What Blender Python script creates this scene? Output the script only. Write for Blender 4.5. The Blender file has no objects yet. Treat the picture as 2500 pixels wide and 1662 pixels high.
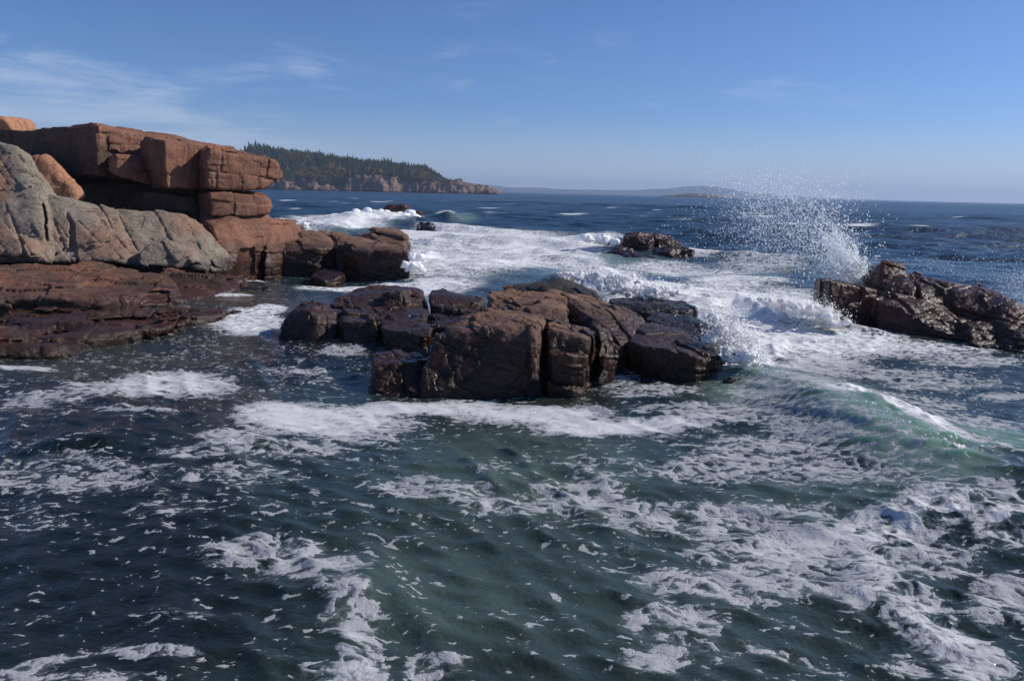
import bpy, bmesh, math, random
import numpy as np
import openvdb as vdb
from mathutils import Vector, Matrix

SC = bpy.context.scene
COL = SC.collection
RNG = np.random.default_rng(7)
random.seed(7)
f32 = np.float32

# ------------------------------------------------------------------ camera model (2500 x 1662 photo)
FPX, CX, CY, CAMH = 1950.0, 1250.0, 831.0, 5.0
PITCH = math.atan((831 - 468) / FPX)
ROLL = math.atan(0.0225)
_f = np.array([0, math.cos(PITCH), -math.sin(PITCH)])
_u0 = np.array([0, math.sin(PITCH), math.cos(PITCH)])
_r0 = np.array([1.0, 0, 0])
CR = _r0 * math.cos(ROLL) + _u0 * math.sin(ROLL)
CU = _u0 * math.cos(ROLL) - _r0 * math.sin(ROLL)
CAMP = np.array([0, 0, CAMH])

def ray(x, y): return _f * FPX + CR * (x - CX) - CU * (y - CY)
def pY(x, y, Y):
    d = ray(x, y); return CAMP + d * (Y / d[1])
def pZ(x, y, z=0.0):
    d = ray(x, y); return CAMP + d * ((z - CAMH) / d[2])
def PT(t):
    """(x, y, Y) = at that depth; (x, y, z, 0) = at that height"""
    return pZ(t[0], t[1], t[2]) if len(t) == 4 else pY(t[0], t[1], t[2])

cam = bpy.data.cameras.new('camera'); camo = bpy.data.objects.new('camera', cam); COL.objects.link(camo)
M = Matrix.Identity(4)
for i in range(3):
    M[i][0] = CR[i]; M[i][1] = CU[i]; M[i][2] = -_f[i]; M[i][3] = CAMP[i]
camo.matrix_world = M
cam.sensor_width = 36; cam.lens = FPX / 2500 * 36; cam.clip_start = 0.1; cam.clip_end = 60000
SC.camera = camo

# ------------------------------------------------------------------ light
SUN_AZ, SUN_EL = math.radians(76), math.radians(36)   # azimuth clockwise from the view direction (+Y)
sd = Vector((math.sin(SUN_AZ) * math.cos(SUN_EL), math.cos(SUN_AZ) * math.cos(SUN_EL), math.sin(SUN_EL)))
sun = bpy.data.lights.new('sun', 'SUN'); sun.energy = 4.3; sun.angle = math.radians(0.5); sun.color = (1, .94, .85)
suno = bpy.data.objects.new('sun', sun); COL.objects.link(suno)
suno.rotation_euler = sd.to_track_quat('Z', 'Y').to_euler(); suno.location = (60, 20, 60)

SC.view_settings.view_transform = 'Standard'; SC.view_settings.look = 'None'
SC.view_settings.gamma = 1; SC.view_settings.exposure = 0.0
SC.render.engine = 'CYCLES'
SC.cycles.use_denoising = True
SC.cycles.max_bounces = 6; SC.cycles.volume_bounces = 0
SC.cycles.sample_clamp_indirect = 4

# ------------------------------------------------------------------ node helper
class N:
    def __init__(s, tree): s.t = tree; s.n = tree.nodes; s.l = tree.links
    def a(s, typ, ins=None, **kw):
        n = s.n.new(typ)
        for k, v in kw.items(): setattr(n, k, v)
        for k, v in (ins or {}).items():
            if isinstance(v, bpy.types.NodeSocket): s.l.new(v, n.inputs[k])
            else: n.inputs[k].default_value = v
        return n
    def m(s, op, a, b=0.0, c=0.0, clamp=False):
        n = s.a('ShaderNodeMath', {0: a, 1: b, 2: c}, operation=op, use_clamp=clamp); return n.outputs[0]
    def vm(s, op, a, b=(0, 0, 0), scale=None):
        n = s.a('ShaderNodeVectorMath', {0: a, 1: b}, operation=op)
        if scale is not None:
            if isinstance(scale, bpy.types.NodeSocket): s.l.new(scale, n.inputs['Scale'])
            else: n.inputs['Scale'].default_value = scale
        return n.outputs[0]
    def noise(s, vec, scale, detail=4, rough=.5, dist=0.0, dims='3D', col=False):
        n = s.a('ShaderNodeTexNoise', {'Vector': vec, 'Scale': scale, 'Detail': detail, 'Roughness': rough, 'Distortion': dist}, noise_dimensions=dims)
        return n.outputs['Color' if col else 0]
    def step(s, v, lo, hi, t0=0.0, t1=1.0):
        n = s.a('ShaderNodeMapRange', {0: v, 1: lo, 2: hi, 3: t0, 4: t1}, interpolation_type='SMOOTHSTEP'); return n.outputs[0]
    def mixc(s, f, a, b, blend='MIX'):
        n = s.a('ShaderNodeMix', data_type='RGBA', blend_type=blend)
        for k, v in ((0, f), (6, a), (7, b)):
            if isinstance(v, bpy.types.NodeSocket): s.l.new(v, n.inputs[k])
            else: n.inputs[k].default_value = v if k == 0 else (*v, 1) if len(v) == 3 else v
        return n.outputs[2]
    def mixf(s, f, a, b):
        n = s.a('ShaderNodeMix', {0: f, 2: a, 3: b}); return n.outputs[0]

def new_mat(name):
    m = bpy.data.materials.new(name); m.use_nodes = True; m.node_tree.nodes.clear()
    return m, N(m.node_tree)

# ------------------------------------------------------------------ world: Nishita sky with thin cirrus
SKY_TINT = (.70, .88, 1.17)
W = bpy.data.worlds.new('World'); SC.world = W; W.use_nodes = True; W.node_tree.nodes.clear()
w = N(W.node_tree)
sky = w.a('ShaderNodeTexSky', sky_type='NISHITA', sun_disc=False, sun_elevation=SUN_EL, sun_rotation=SUN_AZ, altitude=0, air_density=.8, dust_density=.3, ozone_density=4.0)
tc = w.a('ShaderNodeTexCoord').outputs['Generated']
sx = w.a('ShaderNodeSeparateXYZ', {0: tc})
zz = w.m('MAXIMUM', sx.outputs[2], 0.0)
az_ = w.m('ARCTAN2', sx.outputs[0], sx.outputs[1])
# thin cirrus, streaked along the horizon
cv = w.a('ShaderNodeCombineXYZ', {0: az_, 1: w.m('MULTIPLY', zz, 4.6), 2: 0.0}).outputs[0]
cv = w.a('ShaderNodeMapping', {0: cv, 2: (0, 0, .10)}).outputs[0]
c1 = w.noise(cv, 5.5, 9, .60, .7)
c2 = w.noise(cv, 2.0, 3, .5, .4)
c3 = w.noise(w.vm('MULTIPLY', cv, (6, 22, 1)), 2.6, 5, .65, .6)
sheet = w.m('MULTIPLY', w.step(az_, -.10, -.52), w.m('MULTIPLY', w.step(zz, .01, .05), w.step(zz, .19, .11)))
cl = w.m('ADD', w.m('MULTIPLY', c1, .8), w.m('ADD', w.m('MULTIPLY', c2, .35), w.m('MULTIPLY', c3, .22)))
cl = w.m('ADD', cl, w.m('MULTIPLY', sheet, .16))
cl = w.step(cl, .72, 1.0)
cl = w.m('MULTIPLY', cl, w.m('MULTIPLY', w.step(zz, .0, .05), w.step(zz, .26, .12)))
hz = w.step(zz, .10, -.02, 0, .72)
skyb = w.mixc(1.0, sky.outputs[0], SKY_TINT, 'MULTIPLY')
skyc = w.mixc(hz, skyb, (6.3, 6.8, 8.5))
skyc = w.mixc(w.m('MULTIPLY', cl, .56), skyc, (6.0, 7.0, 9.0))
bg = w.a('ShaderNodeBackground', {0: skyc, 1: 0.09})
w.a('ShaderNodeOutputWorld', {0: bg.outputs[0]})

# ------------------------------------------------------------------ numpy noise
def _hash(ix, iy, iz, seed):
    h = ix.astype(np.uint32) * np.uint32(374761393) + iy.astype(np.uint32) * np.uint32(668265263) + iz.astype(np.uint32) * np.uint32(2246822519) + np.uint32((seed * 3266489917) & 0xffffffff)
    h = (h ^ (h >> np.uint32(15))) * np.uint32(2246822519)
    h = (h ^ (h >> np.uint32(13))) * np.uint32(3266489917)
    h = h ^ (h >> np.uint32(16))
    return (h & np.uint32(0xffffff)).astype(f32) * f32(1 / 8388607.5) - f32(1)
def _vn(p, seed):
    fl = np.floor(p); i = fl.astype(np.int64).astype(np.uint32); t = (p - fl).astype(f32)
    t = t * t * t * (t * (t * 6 - 15) + 10)
    x0, y0, z0 = i[:, 0], i[:, 1], i[:, 2]; o = np.uint32(1)
    def L(a, b, k): return a + (b - a) * k
    tx, ty, tz = t[:, 0], t[:, 1], t[:, 2]
    a = L(_hash(x0, y0, z0, seed), _hash(x0 + o, y0, z0, seed), tx)
    b = L(_hash(x0, y0 + o, z0, seed), _hash(x0 + o, y0 + o, z0, seed), tx)
    c = L(_hash(x0, y0, z0 + o, seed), _hash(x0 + o, y0, z0 + o, seed), tx)
    d = L(_hash(x0, y0 + o, z0 + o, seed), _hash(x0 + o, y0 + o, z0 + o, seed), tx)
    return L(L(a, b, ty), L(c, d, ty), tz)
def vn(p, seed):
    out = np.empty(len(p), f32)
    for s in range(0, len(p), 400000): out[s:s + 400000] = _vn(p[s:s + 400000], seed)
    return out
def fbm(p, octv, seed, gain=.5):
    out = np.zeros(len(p), f32); a = 1.0; s = 1.0
    for o in range(octv):
        out += f32(a) * vn(p * f32(s) + f32(o * 17.3), seed + o * 31); a *= gain; s *= 2.07
    return out

# ------------------------------------------------------------------ objects
def tag(o, label=None, cat=None, group=None, kind=None):
    if label: o['label'] = label
    if cat: o['category'] = cat
    if group: o['group'] = group
    if kind: o['kind'] = kind
    return o
def mesh_np(name, v, faces, mat, parent=None, smooth=True, attrs=None):
    """faces: list of int arrays (n,3)/(n,4)"""
    me = bpy.data.meshes.new(name)
    v = np.ascontiguousarray(v, f32)
    faces = [np.ascontiguousarray(q, np.int32) for q in faces if len(q)]
    nl = sum(q.size for q in faces); nf = sum(len(q) for q in faces)
    me.vertices.add(len(v)); me.loops.add(nl); me.polygons.add(nf)
    me.vertices.foreach_set('co', v.ravel())
    me.loops.foreach_set('vertex_index', np.concatenate([q.ravel() for q in faces]))
    tot = np.concatenate([np.full(len(q), q.shape[1], np.int32) for q in faces])
    me.polygons.foreach_set('loop_start', np.concatenate([[0], np.cumsum(tot)[:-1]]).astype(np.int32))
    me.update(calc_edges=True)
    me.polygons.foreach_set('use_smooth', np.full(nf, smooth))
    for k, a in (attrs or {}).items():
        at = me.attributes.new(k, 'FLOAT', 'POINT'); at.data.foreach_set('value', a.astype(f32))
    me.materials.append(mat)
    o = bpy.data.objects.new(name, me); COL.objects.link(o)
    if parent: o.parent = parent
    return o
def empty(name, loc, label, cat, group=None):
    o = bpy.data.objects.new(name, None); COL.objects.link(o); o.location = loc
    return tag(o, label, cat, group)

# ------------------------------------------------------------------ rocks as signed distance fields
def hull_planes(pts):
    bm = bmesh.new()
    for p in pts: bm.verts.new(p)
    bmesh.ops.convex_hull(bm, input=bm.verts)
    c = np.mean(pts, 0); out = []
    for fc in bm.faces:
        if fc.calc_area() < 1e-6: continue
        fc.normal_update(); n = np.array(fc.normal); p0 = np.array(fc.verts[0].co)
        if n @ (c - p0) > 0: n = -n
        if not any(abs(n @ q[:3] - 1) < .004 for q in out): out.append(np.array([*n, n @ p0]))
    bm.free()
    return np.array(out, f32)

def blk(front, back=(0, 3, 0), down=None, extra=(), k=.10):
    P = [PT(t) for t in front]
    A = list(P)
    if back is not None: A += [p + np.array(back) for p in P]
    A += [PT(t) for t in extra]
    if down is not None: A += [np.array([p[0], p[1], down]) for p in A]
    return (np.array(A), k)

def _axis(t, seed, a, b):
    i = np.floor(t).astype(np.int64); f = (t - i).astype(f32)
    def jit(j): return f32(.36) * _hash(j.astype(np.uint32), a, b, seed)
    j0 = jit(i); low = f < j0; i = i - low; f = f + low
    j1 = jit(i + 1); hi = f > 1 + j1; i = i + hi; f = f - hi
    j0 = jit(i); j1 = jit(i + 1)
    return i.astype(np.uint32), np.minimum(np.abs(f - j0), np.abs(1 + j1 - f))
def joints(p, R, size, seed):
    q = p @ R.T.astype(f32); z = np.zeros(len(p), np.uint32)
    w_, dw = _axis(q[:, 2] / size[2], seed, z, z)
    u_, du = _axis(q[:, 0] / size[0] + 7 * _hash(w_, z, z, seed + 5), seed + 1, w_, z)
    v_, dv = _axis(q[:, 1] / size[1] + 7 * _hash(w_, u_, z, seed + 6), seed + 2, w_, u_)
    return _hash(u_, v_, w_, seed + 9), np.minimum(np.minimum(dw * size[2], du * size[0]), dv * size[1])
def rot(rx, ry, rz):
    return np.array(Matrix.Rotation(math.radians(rz), 3, 'Z') @ Matrix.Rotation(math.radians(ry), 3, 'Y') @ Matrix.Rotation(math.radians(rx), 3, 'X')).T

def rock_mesh(hulls, vox, seed, carve=(), R=None, size=(1.5, 1.2, .7), step=.10, crack=.07, cw=.035, rough=1.0, zmin=-.7, warp=.05, step2=.05, smooth=0.0):
    R = R if R is not None else rot(6, 10, 18)
    allp = np.concatenate([h[0] for h in hulls])
    lo = allp.min(0) - .35; hi = allp.max(0) + .35; lo[2] = max(lo[2], zmin)
    n = np.maximum(np.ceil((hi - lo) / vox).astype(int), 4)
    ax = [(lo[i] + np.arange(n[i]) * vox).astype(f32) for i in range(3)]
    H = [(hull_planes(h[0]), h[1], h[0].min(0) - .6, h[0].max(0) + .6) for h in hulls]
    Cv = [(hull_planes(h[0]), h[1], h[0].min(0) - .3, h[0].max(0) + .3) for h in carve]
    def poly(P, pl, k):
        d = None
        for a in pl:
            e = P[:, 0] * a[0] + P[:, 1] * a[1] + P[:, 2] * a[2] - a[3]
            if d is None: d = e
            else:
                hh = np.maximum(k - np.abs(d - e), 0); d = np.maximum(d, e) + hh * hh * f32(.25 / k)
        return d
    D = np.full(tuple(n), 1.0, f32)
    for pl, k, a, b in H:                                  # coarse field, box by box
        s = [slice(max(0, int((a[i] - lo[i]) / vox)), min(n[i], int((b[i] - lo[i]) / vox) + 1)) for i in range(3)]
        g = np.stack(np.meshgrid(ax[0][s[0]], ax[1][s[1]], ax[2][s[2]], indexing='ij'), -1).reshape(-1, 3)
        d = np.empty(len(g), f32)
        for q in range(0, len(g), 500000): d[q:q + 500000] = poly(g[q:q + 500000], pl, f32(k))
        sub = D[s[0], s[1], s[2]]
        D[s[0], s[1], s[2]] = np.minimum(sub, d.reshape(sub.shape))
    idx = np.nonzero(np.abs(D.ravel()) < .42)[0]
    ii = np.unravel_index(idx, D.shape)
    P = np.stack([ax[0][ii[0]], ax[1][ii[1]], ax[2][ii[2]]], -1)
    wv = np.stack([fbm(P * f32(.9), 2, seed + 1), fbm(P * f32(.9), 2, seed + 2), fbm(P * f32(.9), 2, seed + 3)], -1) * f32(warp)
    Q = P + wv
    d = np.full(len(Q), 1.0, f32)
    for pl, k, a, b in H:
        m = np.nonzero(np.all((Q > a.astype(f32)) & (Q < b.astype(f32)), 1))[0]
        if len(m): d[m] = np.minimum(d[m], poly(Q[m], pl, f32(k)))
    J = P + wv * f32(.7)
    r1, e1 = joints(J, R, np.array(size, f32), seed)
    r2, e2 = joints(J, R @ rot(3, -4, 9), np.array(size, f32) * f32(.42), seed + 40)
    msk = np.clip(.5 + 1.1 * vn(P * f32(.55), seed + 70), 0, 1)
    d += f32(step) * (r1 * .5 + .5) + f32(crack) * np.exp(-e1 / f32(cw)) * (.15 + .85 * msk)
    d += f32(step2) * (r2 * .5 + .5) * msk + f32(crack * .5) * np.exp(-e2 / f32(cw * .7)) * msk * msk
    d += f32(.036 * rough) * fbm(P * f32(1.5), 3, seed + 80, .45) + f32(.016 * rough) * fbm(P * f32(7), 3, seed + 90, .6)
    Qc = P + wv * f32(3.2)
    for pl, k, a, b in Cv:
        m = np.nonzero(np.all((Q > a.astype(f32)) & (Q < b.astype(f32)), 1))[0]
        if len(m): d[m] = np.maximum(d[m], -poly(Qc[m], pl, f32(k)))
    D.ravel()[idx] = d
    D[0] = D[-1] = 1; D[:, 0] = D[:, -1] = 1; D[:, :, 0] = 1; D[:, :, -1] = 1
    D = np.clip(D, -4 * vox, 4 * vox)
    g = vdb.FloatGrid(4 * vox); g.copyFromArray(np.ascontiguousarray(D))
    pts, tri, quad = g.convertToPolygons(0.0, 0.0)
    pts = pts * vox + lo
    if len(quad):
        a = pts[quad]; fn = np.cross(a[:, 2] - a[:, 0], a[:, 3] - a[:, 1]); ct = (a[:, 0] + a[:, 2]) / 2
        top = np.argmax(ct[:, 2])
        if fn[top, 2] < 0: quad = quad[:, ::-1]
    return pts, [tri, quad]

def rock(name, hulls, vox, seed, mat, label=None, cat=None, parent=None, group=None, **kw):
    v, fs = rock_mesh(hulls, vox, seed, **kw)
    if parent is None:
        base = np.array([v[:, 0].mean(), v[:, 1].mean(), 0.0]); v = v - base
        o = mesh_np(name, v, fs, mat); o.location = base
        tag(o, label, cat, group)
    else:
        v = v - np.array(parent.location); o = mesh_np(name, v, fs, mat, parent)
        if label: o['label'] = label
    return o

def rock_mat(name, ca, cb, cc, wet_h, wet_w=.5, wet_mul=(.30, .27, .26), gloss=.2, lo_scale=.35, spot=.5, grad=None, band=.55, frac=1.0):
    m, n = new_mat(name)
    P = n.a('ShaderNodeNewGeometry').outputs['Position']
    sp = n.a('ShaderNodeSeparateXYZ', {0: P})
    big = n.step(n.noise(P, lo_scale, 4, .6, .6), .40, .62)
    if grad: big = n.m('MAXIMUM', big, n.m('MULTIPLY', n.step(n.m('ADD', sp.outputs[0], n.m('MULTIPLY', n.noise(P, .5, 5, .6), 3.0)), grad[0], grad[1]), n.step(sp.outputs[2], 1.9, 2.8, 0, .9)))
    med = n.step(n.noise(P, 1.7, 7, .62, .4), .42, .66)
    col = n.mixc(big, ca, cb)
    col = n.mixc(n.m('MULTIPLY', med, spot), col, cc)
    fine = n.noise(P, 26, 5, .7)
    v1 = n.step(fine, .3, .7, .62, 1.35)
    col = n.mixc(1.0, col, n.a('ShaderNodeCombineColor', {0: v1, 1: v1, 2: v1}).outputs[0], 'MULTIPLY')
    # dark weathering streaks running down the faces
    st = n.noise(n.vm('MULTIPLY', P, (2.6, 2.6, .35)), 1.0, 6, .65, .3)
    stk = n.step(st, .52, .68, 0, .5)
    col = n.mixc(stk, col, n.mixc(1.0, col, (.36, .33, .32), 'MULTIPLY'))
    Pw = n.vm('ADD', P, n.vm('SCALE', n.vm('SUBTRACT', n.noise(P, 1.6, 3, .5, col=True), (.5, .5, .5)), scale=.35))
    e1 = n.a('ShaderNodeTexVoronoi', {'Vector': n.vm('MULTIPLY', Pw, (.8, .8, 1.3)), 'Scale': 1.15 * frac}, feature='DISTANCE_TO_EDGE').outputs[0]
    e2 = n.a('ShaderNodeTexVoronoi', {'Vector': n.vm('MULTIPLY', Pw, (1.2, .7, 1.0)), 'Scale': 2.9 * frac}, feature='DISTANCE_TO_EDGE').outputs[0]
    crk = n.m('MAXIMUM', n.m('MULTIPLY', n.step(e1, .028, .004), n.step(n.noise(P, .9, 2), .40, .56)), n.m('MULTIPLY', n.step(e2, .034, .006), n.step(n.noise(P, 1.3, 2), .50, .62, 0, .8)))
    col = n.mixc(n.m('MULTIPLY', crk, .7), col, n.mixc(1.0, col, (.32, .28, .26), 'MULTIPLY'))
    # wet below the splash line
    hn = n.m('ADD', sp.outputs[2], n.m('MULTIPLY', n.m('SUBTRACT', n.noise(P, .8, 5, .6), .5), 2.2 * wet_w))
    wet = n.step(hn, wet_h + wet_w, wet_h - wet_w)
    wc = n.mixc(1.0, col, wet_mul, 'MULTIPLY')
    col = n.mixc(wet, col, wc)
    alg = n.step(hn, band + .22, band - .22)
    col = n.mixc(alg, col, n.mixc(1.0, col, (.50, .46, .40), 'MULTIPLY'))
    gl = n.noise(P, 7, 5, .7)
    rg = n.mixf(wet, .88, n.step(gl, .38, .62, gloss * .6, gloss + .22))
    b1 = n.a('ShaderNodeBump', {'Height': n.m('SUBTRACT', n.noise(P, 5.5, 10, .70), n.m('MULTIPLY', crk, .35)), 'Strength': .65, 'Distance': .08})
    b2 = n.a('ShaderNodeBump', {'Height': n.noise(P, 45, 4, .7), 'Strength': n.mixf(wet, .45, .2), 'Distance': .02, 'Normal': b1.outputs[0]})
    bs = n.a('ShaderNodeBsdfPrincipled', {'Base Color': col, 'Roughness': rg, 'IOR': 1.4, 'Normal': b2.outputs[0], 'Specular IOR Level': n.mixf(wet, .2, .42)})
    n.a('ShaderNodeOutputMaterial', {0: bs.outputs[0]})
    return m

PINK = (.27, .128, .084); PINKD = (.18, .088, .060); TAN = (.34, .20, .13); GREY = (.26, .222, .178); GREYG = (.165, .16, .12)
M_cliff = rock_mat('pink_granite', PINK, PINKD, (.22, .135, .10), 1.5, .8)
M_shade = rock_mat('shade_dark_granite', (.125, .078, .056), (.085, .060, .046), (.15, .095, .07), -2)  # darker copy of the granite: shade of left wall and recess painted in
M_orange = rock_mat('orange_granite', (.43, .215, .125), (.39, .19, .115), (.42, .25, .17), -2, spot=.3)
M_grey = rock_mat('grey_granite', GREY, (.28, .152, .105), GREYG, 1.15, .3, lo_scale=.13, spot=.5, grad=(-18.8, -16.2))
M_shelf = rock_mat('red_shelf_granite', (.185, .080, .050), (.12, .070, .052), (.155, .115, .09), .8, .4, wet_mul=(.36, .33, .33), gloss=.22, band=.12)
M_wet = rock_mat('wet_brown_granite', (.25, .140, .095), (.17, .10, .072), (.19, .14, .11), 1.5, .35, wet_mul=(.25, .20, .16), gloss=.2)
M_sea = rock_mat('wet_brown_reef', (.19, .088, .056), (.12, .062, .043), (.16, .105, .075), 2.5, .6, wet_mul=(.40, .29, .24), gloss=.18)
M_dark = rock_mat('wet_dark_basalt', (.07, .056, .047), (.055, .05, .044), (.085, .068, .055), 1.6, .4, wet_mul=(.38, .36, .36), gloss=.16)
M_far = rock_mat('shore_granite', (.26, .19, .145), (.20, .145, .11), (.32, .25, .20), 2.0, 1.0, lo_scale=.05, frac=.03)

# ---- the overhanging cliff
cl = empty('sea_cliff', tuple(pZ(480, 600)[:2]) + (0,), 'tall pink granite cliff of jointed blocks overhanging the sea behind the grey slope', 'cliff')
cl.location = (-19, 50, 0)
kw = dict(size=(2.8, 2.4, 1.3), step=.13, crack=.12, cw=.035, R=rot(3, 6, 30), step2=.07)
VC = .06
rock('shaded_wall', [blk([(-90, 321, 51.9), (140, 321, 47.6), (226, 303, 45.3), (233, 308, 44.8), (238, 432, 44.8), (140, 440, 47.4), (-90, 445, 51.9)], (1, 4, -.3), k=.05)], VC, 19, M_shade, 'left wall darkened with painted shade', parent=cl, **kw)
rock('summit_block', [blk([(-90, 317, 52), (140, 317, 47.8), (140, 440, 47.6), (-90, 445, 52)], (1, 7, -.3)),
                      blk([(128, 316, 47.6), (172, 302, 46.6), (226, 296, 45.6), (234, 300, 45.0), (240, 432, 45.0), (128, 436, 47.6), (300, 311, 47.0), (356, 327, 48.6), (352, 436, 48.6)], (1, 7, -.1), k=.08)],
     VC, 11, M_cliff, 'shaded summit block with a sunlit cap', parent=cl, **kw)
rock('rock_block', [blk([(252, 345, 46.2), (262, 322, 45.6), (356, 330, 47.8), (372, 392, 47.8), (262, 385, 45.4)], (1, 3, 0), k=.06)], VC, 12, M_cliff, parent=cl, **kw)
rock('rock_block', [blk([(252, 376, 46.0), (284, 370, 44.2), (322, 378, 45.2), (372, 398, 46.6), (376, 452, 46.6), (364, 458, 46.3), (300, 440, 44.9), (279, 428, 44.2), (252, 415, 46)], (1, 3, 0), k=.07)], VC, 13, M_cliff, parent=cl, **kw)
rock('rock_block', [blk([(334, 344, 46.8), (345, 336, 46.6), (398, 338, 44.2), (470, 346, 45.9), (480, 366, 46.3), (476, 400, 46.2), (464, 464, 46.0), (406, 466, 44.2), (370, 460, 46.4), (336, 384, 46.8)], (1, 4, 0), k=.07)], VC, 14, M_cliff, parent=cl, **kw)
rock('overhanging_block', [blk([(484, 350, 47.2), (500, 351, 44.9), (555, 366, 45.9), (618, 378, 47.0), (668, 384, 48.2), (684, 398, 49.0), (686, 424, 49.2), (676, 446, 48.8), (654, 465, 48.0), (622, 464, 47.4), (560, 470, 46.2), (502, 466, 44.9), (468, 464, 47.4)], (-1.5, 4.5, .2), k=.22),
                           blk([(668, 414, 48.9), (696, 408, 49.6), (697, 434, 49.6), (682, 450, 49.2), (668, 446, 48.8)], (-.8, 1.6, 0))],
     VC, 15, M_cliff, 'rounded top block jutting out over the sea', parent=cl, **kw)
rock('rock_block', [blk([(478, 470, 47.2), (512, 471, 45.2), (560, 472, 46.1), (622, 468, 47.4), (655, 478, 48.2), (668, 492, 48.8), (660, 520, 48.4), (600, 523, 46.8), (512, 523, 45.2), (480, 520, 47.2)], (-1.7, 5, 0), k=.12)], VC, 16, M_cliff, parent=cl, **kw)
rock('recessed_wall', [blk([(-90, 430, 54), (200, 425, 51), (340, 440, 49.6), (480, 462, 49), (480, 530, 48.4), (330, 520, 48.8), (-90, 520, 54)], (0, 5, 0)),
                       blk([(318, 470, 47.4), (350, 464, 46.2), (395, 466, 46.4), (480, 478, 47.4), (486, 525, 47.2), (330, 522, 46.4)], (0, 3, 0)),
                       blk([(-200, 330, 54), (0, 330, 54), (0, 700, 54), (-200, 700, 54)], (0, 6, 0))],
     VC, 17, M_shade, 'shaded recess under the blocks', parent=cl, **kw)
rock('recessed_wall', [blk([(480, 445, 48.4), (600, 445, 49.6), (606, 520, 49.6), (480, 525, 48.2)], (-1.2, 3, 0)), blk([(330, 505, 47.6), (500, 505, 47.4), (500, 575, 46.9), (330, 570, 47.2)], (-.5, 3, 0))], VC, 20, M_shade, parent=cl, **kw)  # fills gaps behind the blocks, shade painted into its colour
rock('cliff_foot', [blk([(487, 525, 45.8), (570, 522, 46.4), (640, 520, 48.4), (664, 532, 48.8), (622, 560, 46.8), (604, 600, 45.6), (600, 668, 45.2), (545, 672, 43.6), (520, 560, 44.6)], (-1.7, 5, 0), down=-1, k=.12),
                    blk([(600, 545, 47.5), (664, 528, 49.5), (708, 545, 52), (715, 562, 52), (680, 600, 50), (640, 610, 47.5), (600, 612, 46)], (0, 4, -.2), down=-1, k=.12),
                    blk([(572, 622, 44.3), (580, 618, 44.2), (604, 625, 45.2), (608, 668, 44.8), (572, 672, 44.0)], (0, 2, 0), down=-1),
                    blk([(640, 590, 47.5), (676, 604, 47.8), (684, 650, 47.6), (640, 650, 46.6)], (0, 3, 0), down=-1)],
     VC, 18, M_cliff, 'wet red foot of the cliff', parent=cl, carve=[blk([(541, 618, 42.5), (572, 618, 42.5), (572, 690, 42.5), (541, 690, 42.5)], (0, 4.2, 0))], **kw)

rock('boulder', [blk([(60, 388, 43.6), (76, 369, 44), (108, 371, 44), (148, 388, 43.8), (168, 408, 43.6), (192, 438, 43.4), (207, 466, 43.2), (214, 496, 43), (140, 500, 42.6), (90, 450, 42.6)], (-1.5, 2.8, .0), k=.6)],
     .055, 21, M_orange, 'smooth orange boulder wedged between the grey slope and the shaded cliff wall', 'boulder', step=.03, crack=.04, step2=.0, warp=.2, rough=.7)
rock('boulder', [blk([(-60, 285, 52), (0, 277, 52), (18, 281, 52), (28, 300, 52), (32, 322, 52), (-60, 325, 52)], (0, 3, 0), k=.4)],
     .06, 22, M_orange, 'pale peach boulder on the cliff top at the left edge of the photo', 'boulder', step=.03, crack=.03, step2=.0)

rock('grey_slope', [blk([(-120, 325, 43.5), (0, 336, 43.2), (44, 349, 43), (62, 392, 42.6), (132, 466, 42), (132, 642, 37.6), (-120, 645, 37)], (-.5, 4, -1), k=.3),
                    blk([(50, 440, 42), (132, 463, 41.8), (216, 497, 42.6), (300, 508, 43), (330, 652, 38.6), (50, 642, 37.8)], (0, 4, -1), k=.3),
                    blk([(-60, 560, 38.4), (30, 560, 38.2), (90, 600, 37.6), (80, 642, 36.8), (-60, 642, 36.8)], (0, 3, .3), k=.3),
                    blk([(214, 497, 42.8), (312, 510, 43.4), (463, 515, 44.2), (487, 534, 44.4), (520, 580, 43.6), (538, 606, 43), (550, 672, 42.4), (372, 662, 39), (250, 648, 38.4), (214, 645, 38.3)], (0, 4, -1), k=.3),
                    blk([(318, 622, 38.8), (360, 588, 39.6), (420, 592, 39.8), (486, 636, 39.4), (516, 660, 39.6), (400, 662, 38.5), (330, 655, 38.3)], (0, 2.5, 0), k=.2)],
     .055, 25, M_grey, 'pale grey and green stained granite slope below the orange boulder', 'rock slope', zmin=.2,
     carve=[blk([(76, 500, 36), (84, 500, 36), (104, 592, 36), (96, 592, 36)], (-2.6, 5.3, 0)), blk([(142, 480, 36), (150, 480, 36), (182, 640, 36), (160, 640, 36)], (-2.4, 5.0, 0)),
            blk([(375, 668, 36), (450, 650, 36), (505, 646, 36), (516, 670, 36)], (0, 3.6, 0))],
     size=(2.0, 1.6, 1.3), step=.22, crack=.17, cw=.045, R=rot(24, -12, 34), step2=.11)

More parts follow.
